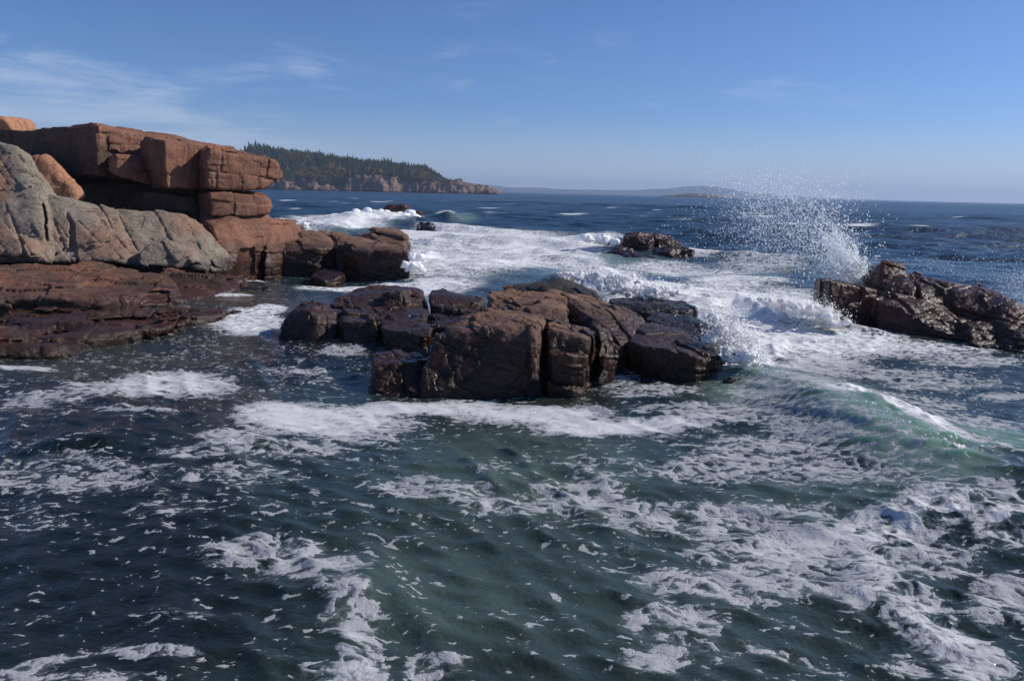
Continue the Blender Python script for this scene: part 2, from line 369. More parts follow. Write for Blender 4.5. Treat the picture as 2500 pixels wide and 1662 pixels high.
# ---- the low wet shelf
shelf = rock('rock_shelf', [blk([(-120, 640, 1.35, 0), (150, 636, 1.35, 0), (380, 658, 1.05, 0), (430, 700, .8, 0), (300, 728, .72, 0), (255, 738, .7, 0), (-120, 738, .8, 0)], (0, .5, 0), down=-1, k=.15),
                    blk([(370, 655, 1.0, 0), (545, 668, .55, 0), (600, 690, .28, 0), (470, 730, .32, 0), (330, 745, .38, 0)], (0, 1, 0), down=-1, k=.2),
                    blk([(-120, 742, .62, 0), (150, 742, .62, 0), (250, 752, .5, 0), (150, 776, .45, 0), (-120, 778, .5, 0)], None, down=-1, k=.12),
                    blk([(-120, 720, 1.0, 0), (30, 705, 1.0, 0), (36, 736, .9, 0), (-120, 740, .9, 0)], None, down=-1, k=.08),
                    blk([(-120, 778, .50, 0), (240, 774, .5, 0), (420, 756, .5, 0), (556, 742, .42, 0), (630, 748, .2, 0), (575, 764, .2, 0), (555, 758, .40, 0), (460, 772, .48, 0), (425, 775, .5, 0), (342, 772, .55, 0), (290, 790, .45, 0), (225, 812, .45, 0), (-120, 830, .4, 0)], None, down=-1, k=.15,
                        extra=[(560, 770, 0, 0), (500, 797, -.1, 0), (436, 812, -.1, 0), (335, 822, -.1, 0), (240, 840, -.1, 0)]),
                    blk([(-120, 775, 1.0, 0), (20, 775, .95, 0), (90, 790, .8, 0), (122, 812, .55, 0), (60, 830, .5, 0), (-120, 835, .6, 0)], None, down=-1, k=.3),
                    blk([(-120, 820, .6, 0), (70, 815, .6, 0), (130, 822, .55, 0), (170, 828, .4, 0), (120, 850, .3, 0), (-120, 862, .3, 0)], None, down=-1, k=.15, extra=[(-120, 890, -.1, 0), (60, 886, -.1, 0), (200, 872, -.1, 0), (245, 845, -.1, 0)])],
     .05, 31, M_shelf, 'low wet red rock shelf with a tide pool along the left shore', 'rock shelf', size=(2.0, 1.4, .42), step=.20, crack=.13, cw=.035, R=rot(-3, 4, 16), step2=.10, warp=.1,
     carve=[blk([(244, 700, 1.5, 0), (262, 702, 1.5, 0), (298, 748, 1.2, 0), (262, 748, 1.2, 0)], None, down=.35),
            blk([(215, 752, .9, 0), (330, 742, .9, 0), (325, 765, .8, 0), (225, 775, .8, 0)], None, down=.36),
            blk([(337, 772, .9, 0), (425, 778, .9, 0), (436, 815, 0, 0), (334, 818, 0, 0)], None, down=-.5)])

m_pool, n = new_mat('pool_water')
P = n.a('ShaderNodeNewGeometry').outputs['Position']
bp = n.a('ShaderNodeBump', {'Height': n.noise(P, 9, 3, .5), 'Strength': .25, 'Distance': .02})
bs = n.a('ShaderNodeBsdfPrincipled', {'Base Color': (.028, .017, .010, 1), 'Roughness': .04, 'IOR': 1.333, 'Normal': bp.outputs[0]})
n.a('ShaderNodeOutputMaterial', {0: bs.outputs[0]})
pp = np.array([pZ(x, y, .44) for x, y in ((205, 752), (262, 738), (330, 740), (345, 755), (320, 772), (215, 780))])
mesh_np('tide_pool', pp - np.array(shelf.location), [np.arange(6)[None][:, ::-1]], m_pool, shelf, smooth=False)

# ---- the rocky point beyond the shelf
rock('rock_point', [blk([(677, 660, 0, 0), (775, 660, 0, 0), (680, 607, 48.8), (776, 604, 48.8), (640, 582, 51.5), (716, 557, 54.5), (800, 561, 54.5), (822, 600, 50)], (0, 1, 0), down=-1, k=.15),
                    blk([(620, 610, 48.5), (690, 612, 48.9), (690, 645, 48.6), (612, 650, 47.5)], (0, 3, .0), down=-1),
                    blk([(822, 601, 48.6), (880, 613, 47.2), (1004, 607, 46.6), (804, 563, 54), (850, 564, 54), (985, 600, 50), (876, 652, 46.6), (950, 670, 0, 0), (1002, 664, 0, 0)], None, down=-1, k=.12),
                    blk([(855, 573, 52.5), (900, 566, 53), (985, 583, 50.5), (992, 610, 49), (950, 610, 49)], (0, 2.5, .05), down=.6, k=.08),
                    blk([(893, 562, 53), (900, 554, 53.3), (965, 566, 51.5), (990, 578, 50.4), (992, 592, 50.2), (960, 580, 51.2)], (0, 2, .1), k=.08)],
     .055, 41, M_wet, 'dark wet granite point reaching out from the cliff foot into the white surf', 'rock', size=(2.2, 1.8, .8), step=.12, crack=.13, cw=.05, R=rot(10, 14, 30),
     carve=[blk([(774, 612, 45), (815, 602, 45), (845, 640, 45), (860, 680, 45), (774, 680, 45)], (0, 4.4, 0))])
for (hs, lab, sd_) in [([blk([(752, 668, .12, 0), (790, 655, .2, 0), (838, 660, .15, 0), (845, 672, .05, 0), (790, 684, .02, 0)], None, down=-1, k=.15)], 'flat red rock awash in foam in front of the dark point', 42),
                       ([blk([(572, 697, .2, 0), (600, 690, .28, 0), (660, 692, .22, 0), (668, 703, .05, 0), (580, 706, .06, 0)], None, down=-1, k=.15)], 'black glistening rock awash between the shelf and the central rocks', 43)]:
    rock('wash_rock', hs, .05, sd_, M_dark if sd_ == 43 else M_wet, lab, 'rock', size=(.7, .6, .3), step=.08)

# ---- rocks out in the surf
def far_rock(name, hs, seed, mat, lab, vox=.12):
    rock(name, hs, vox, seed, mat, lab, 'rock', size=(2.4, 2.0, 1.2), step=.3, crack=.2, cw=.09, step2=.12, R=rot(8, 20, 30), warp=.25)
far_rock('surf_rock', [blk([(930, 524, 150), (938, 503, 150), (952, 496, 151), (965, 507, 150), (992, 503, 150), (998, 528, 150), (932, 532, 149)], (0, 5, 0), down=-1),
                       blk([(1004, 515, 150), (1022, 516, 150), (1040, 524, 150), (1042, 534, 149), (1004, 534, 149)], (0, 5, 0), down=-1)], 51, M_sea, 'distant reddish rock with surf breaking over it far out')
far_rock('surf_rock', [blk([(1019, 548, 100), (1024, 544, 100.5), (1050, 549, 100), (1064, 558, 99), (1018, 562, 98.5), (1062, 566, 98)], (0, 2.5, 0), down=-1)], 52, M_dark, 'small slanted dark rock alone in white water nearer than the reddish one', .1)
far_rock('surf_rock', [blk([(1519, 604, 71), (1523, 575, 71.5), (1540, 568, 72), (1575, 563, 73), (1604, 570, 72.5), (1598, 602, 70.5), (1590, 610, 70)], (0, 3.5, .1), down=-1, k=.08),
                       blk([(1600, 572, 73), (1640, 582, 72.5), (1676, 590, 73), (1678, 605, 72), (1604, 606, 71)], (0, 3, .0), down=-1, k=.08),
                       blk([(1476, 613, 66), (1500, 604, 66.5), (1545, 602, 66), (1562, 615, 65), (1570, 634, 0, 0), (1510, 630, 0, 0)], (0, 3, -.1), down=-1, k=.08),
                       blk([(1540, 616, 64.5), (1600, 622, 64.5), (1602, 632, 0, 0), (1548, 634, 0, 0)], (0, 2, 0), down=-1),
                       blk([(1597, 607, 66.5), (1640, 596, 67), (1698, 608, 66), (1700, 630, 0, 0), (1640, 632, 0, 0), (1632, 606, 65.5)], (0, 3, -.1), down=-1, k=.08),
                       blk([(1732, 606, 69), (1748, 604, 69), (1752, 624, 68), (1730, 628, 68)], (-1, 2, -.1), down=-1)],
         53, M_sea, 'cluster of brown rocks mid channel with foam running off between them', .06)

# ---- central rocks
kc = dict(size=(1.45, 1.2, .72), step=.11, crack=.075, cw=.022, R=rot(9, 12, 22), step2=.13)
rock('rock_ledge', [blk([(668, 822, 0, 0), (760, 834, 0, 0), (828, 832, 0, 0), (706, 758, 26.8), (742, 719, 28.2), (757, 751, 26.5), (800, 734, 28), (832, 760, 27.4)], None, down=-1, k=.12),
                    blk([(796, 736, 28.4), (850, 711, 30), (936, 700, 30.6), (1016, 700, 31), (1034, 716, 30.6), (1046, 760, 29.4), (940, 757, 28.6), (870, 746, 28.4)], (0, 1, 0), down=-1, k=.10),
                    blk([(740, 800, 26.9), (925, 782, 26.3), (1045, 775, 27), (1050, 742, 29), (800, 748, 28)], None, down=-1, k=.1),
                    blk([(930, 714, 29.0), (985, 713, 29.0), (1005, 756, 28.6), (942, 757, 28.5)], (0, 2, 0), down=-1, k=.05),
                    blk([(1042, 713, 30.4), (1072, 706, 31), (1130, 724, 30.6), (1186, 735, 30), (1180, 756, 29.2), (1110, 757, 29), (1050, 745, 29.3)], (0, 1, 0), down=-1),
                    blk([(1050, 757, 29), (1180, 757, 29), (1180, 800, 26), (1040, 790, 26.5)], None, down=-1),
                    blk([(824, 782, 25.9), (866, 778, 25.7), (921, 778, 25.7), (922, 842, 0, 0), (868, 842, 0, 0), (830, 838, 0, 0), (832, 746, 28), (921, 762, 27.6)], None, down=-1, k=.05),
                    blk([(922, 768, 27), (1034, 766, 27.4), (1058, 792, 25), (1048, 826, 23.6), (928, 800, 25.2), (926, 845, 0, 0), (1020, 850, 0, 0)], None, down=-1, k=.08),
                    blk([(930, 778, 26.2), (1030, 778, 26.2), (1034, 800, 25.2), (932, 795, 25.4)], (0, 1, .15), down=-1, k=.05)],
     .032, 61, M_wet, 'low dark ledge with a steep brown left nose behind the central rock', 'rock', **kc)

cr = empty('central_rock', (0, 0, 0), 'big fractured brown rock in the middle of the water, largest of the channel rocks', 'rock')
cr.location = tuple(pZ(1260, 880)[:2]) + (0,)
rock('main_block', [blk([(1050, 808, 20.3), (1062, 796, 20.6), (1130, 798, 20.2), (1240, 790, 20.1), (1312, 776, 20.3), (1336, 792, 20.2), (1015, 950, 0, 0), (1020, 965, 0, 0), (1262, 968, 0, 0), (1336, 962, 0, 0), (1330, 850, 19.6), (1115, 757, 22.6), (1170, 746, 23.4), (1330, 755, 24)], None, down=-1, k=.09),
                    blk([(1330, 784, 20.4), (1352, 788, 20.2), (1410, 808, 20.0), (1448, 826, 20.2), (1452, 850, 20.2), (1450, 872, 20), (1335, 862, 19.7), (1335, 960, 0, 0), (1440, 955, 0, 0), (1350, 760, 23.5), (1470, 800, 22.5)], None, down=-1, k=.07),
                    blk([(1336, 858, 19.4), (1378, 856, 19.3), (1400, 862, 19.3), (1438, 872, 19.5), (1444, 955, 0, 0), (1400, 962, 0, 0), (1330, 960, 0, 0)], (0, 1.5, 0), down=-1, k=.05),
                    blk([(1290, 790, 19.9), (1330, 790, 19.9), (1332, 935, 18.9), (1292, 938, 18.9)], (0, 1.5, 0), k=.05)],
     .026, 62, M_wet, parent=cr, **kc)
rock('low_step', [blk([(901, 853, 21.6), (1010, 848, 21.8), (1060, 860, 20.8), (1000, 882, 20), (905, 884, 20.1), (895, 952, 0, 0), (935, 964, 0, 0), (1030, 966, 0, 0)], None, down=-1, k=.07)], .026, 63, M_wet, parent=cr, **kc)
rock('upper_slab', [blk([(1178, 738, 24.2), (1240, 725, 24.8), (1290, 726, 24.4), (1352, 734, 23.8), (1392, 755, 23.4), (1398, 790, 22.8), (1300, 775, 23.0), (1185, 752, 23.8)], (0, 2, .1), down=-.5, k=.06),
                    blk([(1335, 722, 25), (1358, 715, 25.2), (1392, 726, 24.8), (1400, 785, 23.6), (1350, 780, 23.8)], (0, 1.5, 0), down=-.5, k=.05)], .028, 64, M_wet, parent=cr, **kc)
rock('right_shoulder', [blk([(1396, 720, 25.2), (1460, 734, 25), (1535, 742, 25.2), (1582, 770, 24.6), (1548, 800, 23.2), (1545, 830, 22.4), (1462, 880, 21.4), (1515, 882, 21.6), (1468, 806, 22)], (-.6, 1.5, 0), down=-1, k=.08),
                        blk([(1456, 808, 20.6), (1478, 804, 20.9), (1503, 832, 21.0), (1508, 936, 0, 0), (1480, 950, 0, 0), (1455, 952, 0, 0)], (0, 1.2, 0), down=-1, k=.06)], .028, 65, M_wet, parent=cr, **kc)
rock('back_ridge', [blk([(1310, 708, 27.4), (1340, 690, 28.4), (1360, 679, 28.8), (1400, 690, 28.8), (1464, 716, 27.6), (1480, 738, 26.6), (1340, 730, 26.4)], (0, 1, 0), down=-1, k=.15),
                    blk([(1230, 694, 29.5), (1290, 682, 30), (1345, 684, 30), (1350, 704, 28.5), (1220, 706, 28.5)], (0, 1, -.1), down=-1, k=.15)], .032, 66, M_dark, 'dark wet ridge at the back', parent=cr, **kc)

kc2 = dict(kc); kc2.update(size=(2.2, 1.8, 1.1), step=.06, crack=.07)
rock('sloping_slab', [blk([(1531, 826, 22.2), (1550, 790, 23.8), (1590, 780, 24.6), (1660, 800, 24), (1716, 832, 22.8), (1778, 874, 21.7), (1572, 846, 21.4), (1650, 860, 20.9), (1706, 862, 20.6), (1545, 885, 0, 0), (1640, 925, 0, 0), (1704, 946, 0, 0), (1750, 940, 0, 0), (1784, 902, 0, 0)], None, down=-1, k=.10)],
     .028, 67, M_wet, 'smooth sloping slab with a wet blue sheen right of the central rock', 'rock', **kc2)
rock('back_slab', [blk([(1580, 778, 25), (1602, 763, 25.6), (1700, 774, 25.6), (1764, 797, 25), (1712, 826, 24), (1640, 800, 24.4)], (0, .6, 0), down=-1, k=.06)],
     .03, 68, M_dark, 'black wedge of rock behind the sloping slab, meeting the white splash', 'rock', **kc2)
rock('low_rock', [blk([(1495, 738, 27.6), (1560, 732, 29), (1640, 730, 29), (1692, 734, 29), (1708, 748, 28), (1692, 762, 27), (1560, 762, 27)], (0, 1, 0), down=-1, k=.12)],
     .035, 69, M_dark, 'low black rock behind the central rock beside the breaking foam', 'rock', size=(.8, .7, .4), step=.1)
rock('wash_rock', [blk([(1748, 930, .15, 0), (1768, 908, .55, 0), (1808, 905, .56, 0), (1838, 922, .34, 0), (1800, 938, .2, 0)], None, down=-1, k=.15)],
     .03, 70, M_dark, 'small rounded rock just breaking the water at the tip of the sloping slab', 'rock', size=(.5, .5, .3), step=.03)

# ---- right rock
kq = dict(size=(1.9, 1.5, 1.2), step=.13, crack=.11, cw=.03, R=rot(4, 12, 20), step2=.08)
rock('seaward_rock', [blk([(2022, 680, 31.6), (2048, 677, 32), (2082, 694, 31.8), (2150, 695, 32), (2155, 800, 0, 0), (2070, 800, 0, 0), (2048, 770, 31.3)], (.2, 2.2, -.2), down=-1, k=.1),
                      blk([(2092, 694, 33.6), (2146, 629, 33.6), (2158, 626, 33.6), (2205, 638, 33.4), (2218, 650, 33.2), (2222, 700, 32.2), (2150, 705, 32)], (.3, 1.6, -.5), down=-.5, k=.1),
                      blk([(2205, 660, 33.2), (2234, 654, 33.2), (2252, 668, 33), (2300, 680, 32.8), (2360, 688, 32.6), (2408, 693, 32.2), (2440, 712, 31.6), (2530, 756, 30), (2530, 800, 29), (2420, 765, 30.3), (2200, 740, 31.6)], (.3, 1.8, -.4), down=-1, k=.1),
                      blk([(2165, 684, 32.0), (2200, 678, 32), (2230, 672, 32.2), (2245, 690, 31.6), (2238, 725, 31.2), (2165, 725, 31.2)], (0, 1.5, .1), down=-.5, k=.06),
                      blk([(2240, 685, 31.8), (2262, 682, 31.9), (2308, 700, 31.4), (2318, 735, 30.9), (2250, 735, 30.9)], (0, 1.5, .1), down=-.5, k=.06),
                      blk([(2325, 706, 31.4), (2372, 706, 31.2), (2408, 712, 30.8), (2432, 758, 29.8), (2330, 750, 30.6)], (0, 1.5, .1), down=-.5, k=.06),
                      blk([(2140, 730, 31), (2200, 726, 31), (2260, 740, 30.8), (2320, 752, 30.4), (2352, 770, 29.9), (2362, 834, 0, 0), (2200, 812, 0, 0), (2130, 806, 0, 0)], (0, 1.6, .1), down=-1, k=.08),
                      blk([(2352, 778, 29.4), (2378, 776, 29.6), (2440, 790, 29), (2452, 848, 0, 0), (2368, 842, 0, 0)], (0, 1.6, .1), down=-1, k=.07),
                      blk([(2440, 758, 29.4), (2475, 733, 30), (2540, 765, 29), (2540, 866, 0, 0), (2446, 850, 0, 0)], (0, 1.6, .1), down=-1, k=.07),
                      blk([(2052, 778, 31), (2080, 772, 31.2), (2098, 786, 31), (2100, 804, 0, 0), (2056, 804, 0, 0)], (0, 1, 0), down=-1, k=.1)],
     .04, 75, M_sea, 'long dark rock rising to a peak at the right edge, spray bursting behind it', 'rock', **kq)

# ------------------------------------------------------------------ the sea
BASE_Y = -8.0
def build_sea():
    # polar sheet about a point behind the viewer; finer near the shore, coarse towards the horizon
    h = 5.0
    rad = [9.0]
    while rad[-1] < 11900:
        r = rad[-1]; d = max(r + BASE_Y, 2.0)
        stp = d * d * .9 / (788 * h)                      # roughly one pixel in a 1024-wide picture
        rad.append(r + min(max(stp, .014), .006 * d if d < 400 else .03 * d))
    rad = np.array(rad)
    az = np.radians(np.linspace(-46, 46, 1500))
    Rr, A = np.meshgrid(rad, az, indexing='ij')
    X = (Rr * np.sin(A)).astype(f32).ravel(); Y = (Rr * np.cos(A) + BASE_Y).astype(f32).ravel()
    nr, na = Rr.shape
    spac = np.maximum(np.gradient(rad)[:, None] * np.ones((1, na)), (rad * (az[1] - az[0]))[:, None]).astype(f32).ravel()
    dist = np.hypot(X, Y)
    P2 = np.stack([X, Y, np.zeros_like(X)], -1)

    def field(items, noisy=.0):
        F_ = np.zeros(len(X), f32)
        for it in items:
            cx, cy, rx, ry, s = it[:5]; tl = it[5] if len(it) > 5 else 0.0
            c = pZ(cx, cy); ct, st = math.cos(math.radians(tl)), math.sin(math.radians(tl))
            # two world axes of the patch
            e1 = (pZ(cx + rx * ct * .2, cy + rx * st * .2) - c)[:2] * 5
            e2 = (pZ(cx - ry * st * .2, cy + ry * ct * .2) - c)[:2] * 5
            J = np.linalg.inv(np.stack([e1, e2], 1))
            dx = X - f32(c[0]); dy = Y - f32(c[1])
            mm = np.nonzero((np.abs(dx) < 1.7 * (abs(e1[0]) + abs(e2[0]))) & (np.abs(dy) < 1.7 * (abs(e1[1]) + abs(e2[1]))))[0]
            a = J[0, 0] * dx[mm] + J[0, 1] * dy[mm]; b = J[1, 0] * dx[mm] + J[1, 1] * dy[mm]
            q = np.clip(1.55 - np.sqrt(a * a + b * b), 0, 1); q = q * q * (3 - 2 * q) * s
            if s > 0: F_[mm] = np.maximum(F_[mm], q) + .25 * np.minimum(F_[mm], q)
            else: F_[mm] += q
        return F_
    FO = [(800, 545, 130, 16, 1.), (930, 530, 90, 12, 1.05), (1005, 572, 60, 12, .9), (720, 548, 40, 14, 1.), (1090, 522, 20, 6, .8),
          (1200, 590, 230, 34, .82), (1350, 600, 140, 26, .76), (1150, 650, 190, 24, .86), (1010, 690, 150, 14, .95), (840, 690, 110, 9, .75), (1040, 625, 40, 30, .95),
          (1300, 640, 110, 25, .7), (1100, 560, 100, 14, .75), (1230, 570, 100, 10, .75), (1420, 640, 60, 20, .8),
          (1470, 685, 90, 26, 1.15), (1580, 715, 110, 24, 1.1), (1470, 585, 60, 12, .95), (1600, 645, 120, 10, .65), (1720, 618, 60, 12, .95), (1860, 640, 110, 18, .5), (1700, 665, 150, 14, .7), (1800, 690, 120, 12, .8),
          (1760, 735, 130, 44, .95), (1900, 745, 120, 44, .95), (2000, 772, 60, 26, 1.2), (1850, 820, 160, 46, .92), (2050, 835, 180, 30, .8), (2230, 850, 200, 20, .62), (1800, 860, 80, 50, 1.15), (2380, 880, 140, 16, .5), (1960, 880, 160, 24, .7),
          (2150, 905, 160, 14, .5), (2300, 930, 160, 16, .45), (2360, 1050, 150, 36, .42), (2240, 985, 140, 26, .42), (2450, 960, 80, 10, .6),
          (600, 790, 85, 26, .9), (660, 765, 40, 12, .8), (440, 700, 0, 0, 0), (520, 712, 50, 7, .8), (560, 725, 60, 5, .7), (610, 670, 40, 5, .7),
          (430, 930, 140, 34, .92), (270, 955, 130, 22, .62), (60, 905, 75, 10, .85), (340, 1010, 120, 10, .5), (100, 980, 120, 22, .42), (830, 855, 60, 12, .55), (720, 900, 90, 8, .5), (1100, 920, 0, 0, 0),
          (800, 1025, 190, 44, .95), (700, 1010, 120, 36, .92), (960, 990, 110, 16, .98), (1120, 990, 110, 18, 1.), (1300, 1010, 170, 22, 1.), (1430, 1045, 120, 22, 1.05), (1560, 1040, 150, 18, .92), (1700, 1030, 120, 16, .62), (560, 1085, 80, 28, .72), (680, 1105, 170, 22, .55), (480, 1120, 120, 16, .5), (900, 1075, 90, 20, .45),
          (1500, 935, 60, 14, .42), (1590, 960, 120, 16, .5), (1640, 1000, 110, 14, .5), (1900, 975, 130, 30, .55), (1800, 1020, 120, 26, .5),
          (120, 1160, 220, 50, 0.43), (350, 1180, 150, 40, 0.37), (600, 1170, 150, 30, 0.41), (420, 1240, 120, 30, .3), (60, 1260, 130, 40, .3),
          (1050, 1200, 160, 26, 0.55), (1220, 1235, 120, 22, 0.57), (900, 1180, 90, 18, .36), (1420, 1205, 130, 34, 0.59), (1500, 1150, 160, 30, .36),
          (2060, 1005, 70, 22, .85), (2190, 1055, 100, 16, 1.05, 27), (2300, 1100, 90, 10, .95, 22), (2440, 1140, 90, 7, .9, 17), (1990, 1070, 170, 46, .42, 20), (2130, 1110, 150, 34, .36, 20), (1860, 1100, 160, 34, 0.49), (1760, 1150, 170, 34, 0.53), (2050, 1160, 150, 34, 0.47), (2200, 1200, 120, 30, .36),
          (1640, 1250, 190, 40, 0.57), (1850, 1270, 220, 46, 0.65), (2000, 1330, 200, 46, .80), (1800, 1330, 130, 30, .68), (2160, 1290, 150, 40, .85), (2330, 1250, 140, 40, .9), (2460, 1300, 80, 36, .9), (2250, 1480, 110, 60, .82, 35), (2380, 1580, 130, 56, .88, 30), (2440, 1440, 80, 60, .68), (2120, 1400, 60, 70, .9, 60), (1850, 1400, 200, 46, 0.65), (1660, 1400, 120, 30, 0.57), (1650, 1500, 130, 46, 0.63), (1600, 1600, 90, 40, .6), (1850, 1560, 160, 14, .5, 12), (2280, 1360, 120, 40, .55), (2220, 1600, 60, 40, .5), (1500, 1330, 90, 20, .36), (1750, 1560, 120, 50, .42),
          (640, 1340, 150, 34, .62), (760, 1380, 120, 34, .72), (830, 1440, 70, 34, .75), (860, 1510, 90, 44, .56), (880, 1590, 70, 50, .82, 60), (830, 1640, 110, 30, .8), (560, 1360, 90, 24, .52), (360, 1580, 130, 18, .72, 4), (120, 1600, 110, 18, .6, -12), (60, 1640, 110, 30, .55), (250, 1640, 100, 22, .5), (1050, 1620, 80, 34, .55), (480, 1500, 100, 18, .34), (1060, 1520, 60, 26, .36), (300, 1480, 160, 20, .3)]
    FO = [t for t in FO if t[2] > 0]
    NEG = [(1250, 1090, 150, 26, -.14), (1300, 1400, 200, 60, -.16), (1150, 1480, 140, 40, -.12), (300, 1060, 180, 26, -.2), (250, 1400, 220, 60, -.08), (560, 1550, 90, 40, -.1), (1300, 1560, 150, 60, -.05)]
    foam = field(FO)
    neg = field(NEG)
    near = np.clip((55 - dist) / 30, 0, 1)
    foam = np.maximum(foam, .19 * near) + .05 * np.minimum(foam, .15) + neg
    foam *= 1 - .20 * np.clip((15.5 - Y) / 2.5, 0, 1)
    # scattered whitecaps on open water
    for k in range(150):
        d = 170 * math.exp(RNG.random() * 2.6); a = math.radians(-28 + 62 * RNG.random())
        c = (d * math.sin(a), d * math.cos(a)); s = 1.2 + RNG.random() * 2.4
        mm = np.nonzero((np.abs(X - c[0]) < s * 4) & (np.abs(Y - c[1]) < s * 2))[0]
        q = np.exp(-((X[mm] - c[0]) / (s * 1.3)) ** 2 - ((Y[mm] - c[1]) / (s * .6)) ** 2)
        foam[mm] = np.maximum(foam[mm], 1.1 * q)
    turb = field([(820, 545, 150, 16, .9), (940, 530, 90, 12, 1.2), (1200, 610, 240, 44, .5), (1470, 685, 90, 22, 1.), (1590, 715, 110, 22, .9), (1780, 760, 150, 50, .8), (1960, 770, 100, 40, 1.), (1830, 840, 120, 50, .9), (2050, 840, 180, 30, .5), (2160, 1045, 150, 24, .5, 27), (2060, 1050, 160, 50, .10, 20), (2250, 1500, 200, 120, .25), (2300, 1280, 200, 60, .35), (1470, 585, 60, 12, 1.), (1040, 630, 30, 26, 1.), (600, 790, 80, 22, .4), (1100, 660, 150, 20, .4)])
    aer_glow = field([(2150, 1085, 190, 50, .85, 20), (2420, 1110, 120, 40, .6), (2250, 1150, 170, 40, .5, 15), (1300, 1130, 330, 110, .24), (1050, 1440, 330, 140, .18), (1300, 1350, 520, 240, .12), (1900, 1420, 420, 200, .10), (1250, 600, 240, 50, .8), (1900, 960, 220, 40, .55), (1480, 640, 160, 30, .6), (1850, 760, 220, 80, .7), (800, 545, 160, 22, .7), (2030, 1220, 300, 60, .25), (1130, 530, 40, 14, .6), (2000, 650, 200, 30, .4), (1090, 522, 24, 8, 1.)])  # aerated water, plus light glowing through the right-hand wave painted as colour

    deep_refl = field([(120, 1200, 420, 260, 1.), (200, 1000, 400, 90, .8), (300, 1450, 380, 160, .7), (760, 870, 200, 50, .9), (1560, 960, 160, 40, .5), (400, 1560, 260, 60, .5)])  # deep water, plus dark reflections painted into its colour
    # ---- wave trains
    Z = np.zeros(len(X), f32); DX = np.zeros_like(Z); DY = np.zeros_like(Z)
    open_ = np.clip((Y - 24) / 70, 0, 1); open_ = open_ * open_ * (3 - 2 * open_)
    env = [1 + .55 * fbm(P2 * f32(s), 2, 300 + i) for i, s in enumerate((.012, .05, .22))]
    lam = np.exp(np.linspace(math.log(.32), math.log(26), 84))
    for i, L in enumerate(lam):
        th = math.radians(-118 + RNG.normal() * (34 if L < 4 else 22)); k = 2 * math.pi / L
        dx, dy = math.cos(th), math.sin(th)
        steep = .050 if L < .9 else .036 if L < 3 else .044 if L < 6 else .026
        amp = steep / k * (.75 + .5 * RNG.random())
        wgt = np.clip((L / spac - 2.5) / 2.5, 0, 1)
        if L > 3: wgt = wgt * (.26 + .74 * open_)
        elif L > 1.2: wgt = wgt * (.55 + .45 * open_)
        mm = np.nonzero(wgt > 0)[0]
        ph = (f32(k * dx) * X[mm] + f32(k * dy) * Y[mm] + f32(RNG.random() * 6.283)) + f32(.9) * env[1][mm]
        e = env[0 if L > 8 else 1 if L > 1.5 else 2][mm]
        A_ = f32(amp) * wgt[mm] * np.clip(e, .1, 2)
        Z[mm] += A_ * np.cos(ph); s_ = A_ * np.sin(ph) * f32(.62)
        DX[mm] -= s_ * f32(dx); DY[mm] -= s_ * f32(dy)
    # ---- swells breaking between the rocks
    def ridge(line, H, wf, wb):
        C = [pZ(x, y, hh * H) for x, y, hh in line]
        best = np.full(len(X), 1e9, f32); sg = np.zeros(len(X), f32); hv = np.zeros(len(X), f32)
        cx = [c[0] for c in C]; cy = [c[1] for c in C]; mg = 3 * max(wf, wb)
        mm = np.nonzero((X > min(cx) - mg) & (X < max(cx) + mg) & (Y > min(cy) - mg) & (Y < max(cy) + mg))[0]
        x, y = X[mm], Y[mm]; b = best[mm]; s = sg[mm].astype(np.float64); hh = hv[mm].astype(np.float64); ws = np.zeros(len(mm))
        for i in range(len(C) - 1):
            a, c = C[i][:2], C[i + 1][:2]; d = c - a; L2 = d @ d
            t_ = ((x - a[0]) * d[0] + (y - a[1]) * d[1]) / L2; t = np.clip(t_, 0, 1)
            ex = x - a[0] - t * d[0]; ey = y - a[1] - t * d[1]; q = np.hypot(ex, ey)
            k_ = (q + .12) ** -5.0; ws += k_; b = np.minimum(b, q)
            s += k_ * (d[0] * ey - d[1] * ex) / math.sqrt(L2); hh += k_ * (line[i][2] * (1 - t) + line[i + 1][2] * t)
        s /= ws; hh /= ws
        wd = wf + (wb - wf) * np.clip(.5 + s / 1.2, 0, 1)
        Z[mm] += (H * hh * np.exp(-(b / wd) ** 2)).astype(f32)
    ridge([(1690, 925, .05), (1770, 911, .5), (1850, 904, .85), (1950, 925, 1.), (2070, 990, 1.15), (2190, 1045, 1.1), (2340, 1105, .9), (2540, 1165, .7)], .46, 1.15, 2.2)
    ridge([(2050, 1260, .3), (2250, 1225, .8), (2400, 1230, 1.), (2560, 1240, 1.)], .2, .7, 1.0)
    ridge([(2130, 1330, .3), (2140, 1400, .9), (2220, 1470, .7), (2330, 1540, .4)], .16, .3, .5)
    ridge([(690, 1420, .3), (860, 1425, 1.), (900, 1400, .9), (950, 1430, .3)], .16, .35, .6)
    ridge([(1380, 680, .5), (1440, 662, 1.), (1540, 690, .9), (1640, 715, .5)], .7, .9, 1.6)
    ridge([(1640, 740, .3), (1800, 720, .8), (1920, 745, 1.), (2040, 780, .6)], .55, .9, 1.6)
    ridge([(690, 545, .4), (830, 532, .8), (910, 515, 1.), (1000, 530, .6)], 1.1, 2.5, 5)
    ridge([(1060, 530, .2), (1088, 515, 1.), (1125, 530, .3)], 1.6, 2.5, 4)
    ridge([(1400, 590, .3), (1470, 578, 1.), (1520, 590, .6)], .8, 1.2, 2.5)
    ridge([(60, 1085, .3), (140, 1070, 1.), (250, 1075, .9), (330, 1090, .2)], .22, .35, .7)
    ridge([(500, 1095, .2), (620, 1080, 1.), (760, 1090, .5)], .14, .3, .6)
    ridge([(960, 1170, .2), (1200, 1150, .8), (1450, 1160, .6), (1650, 1130, .3)], .16, .8, 1.4)
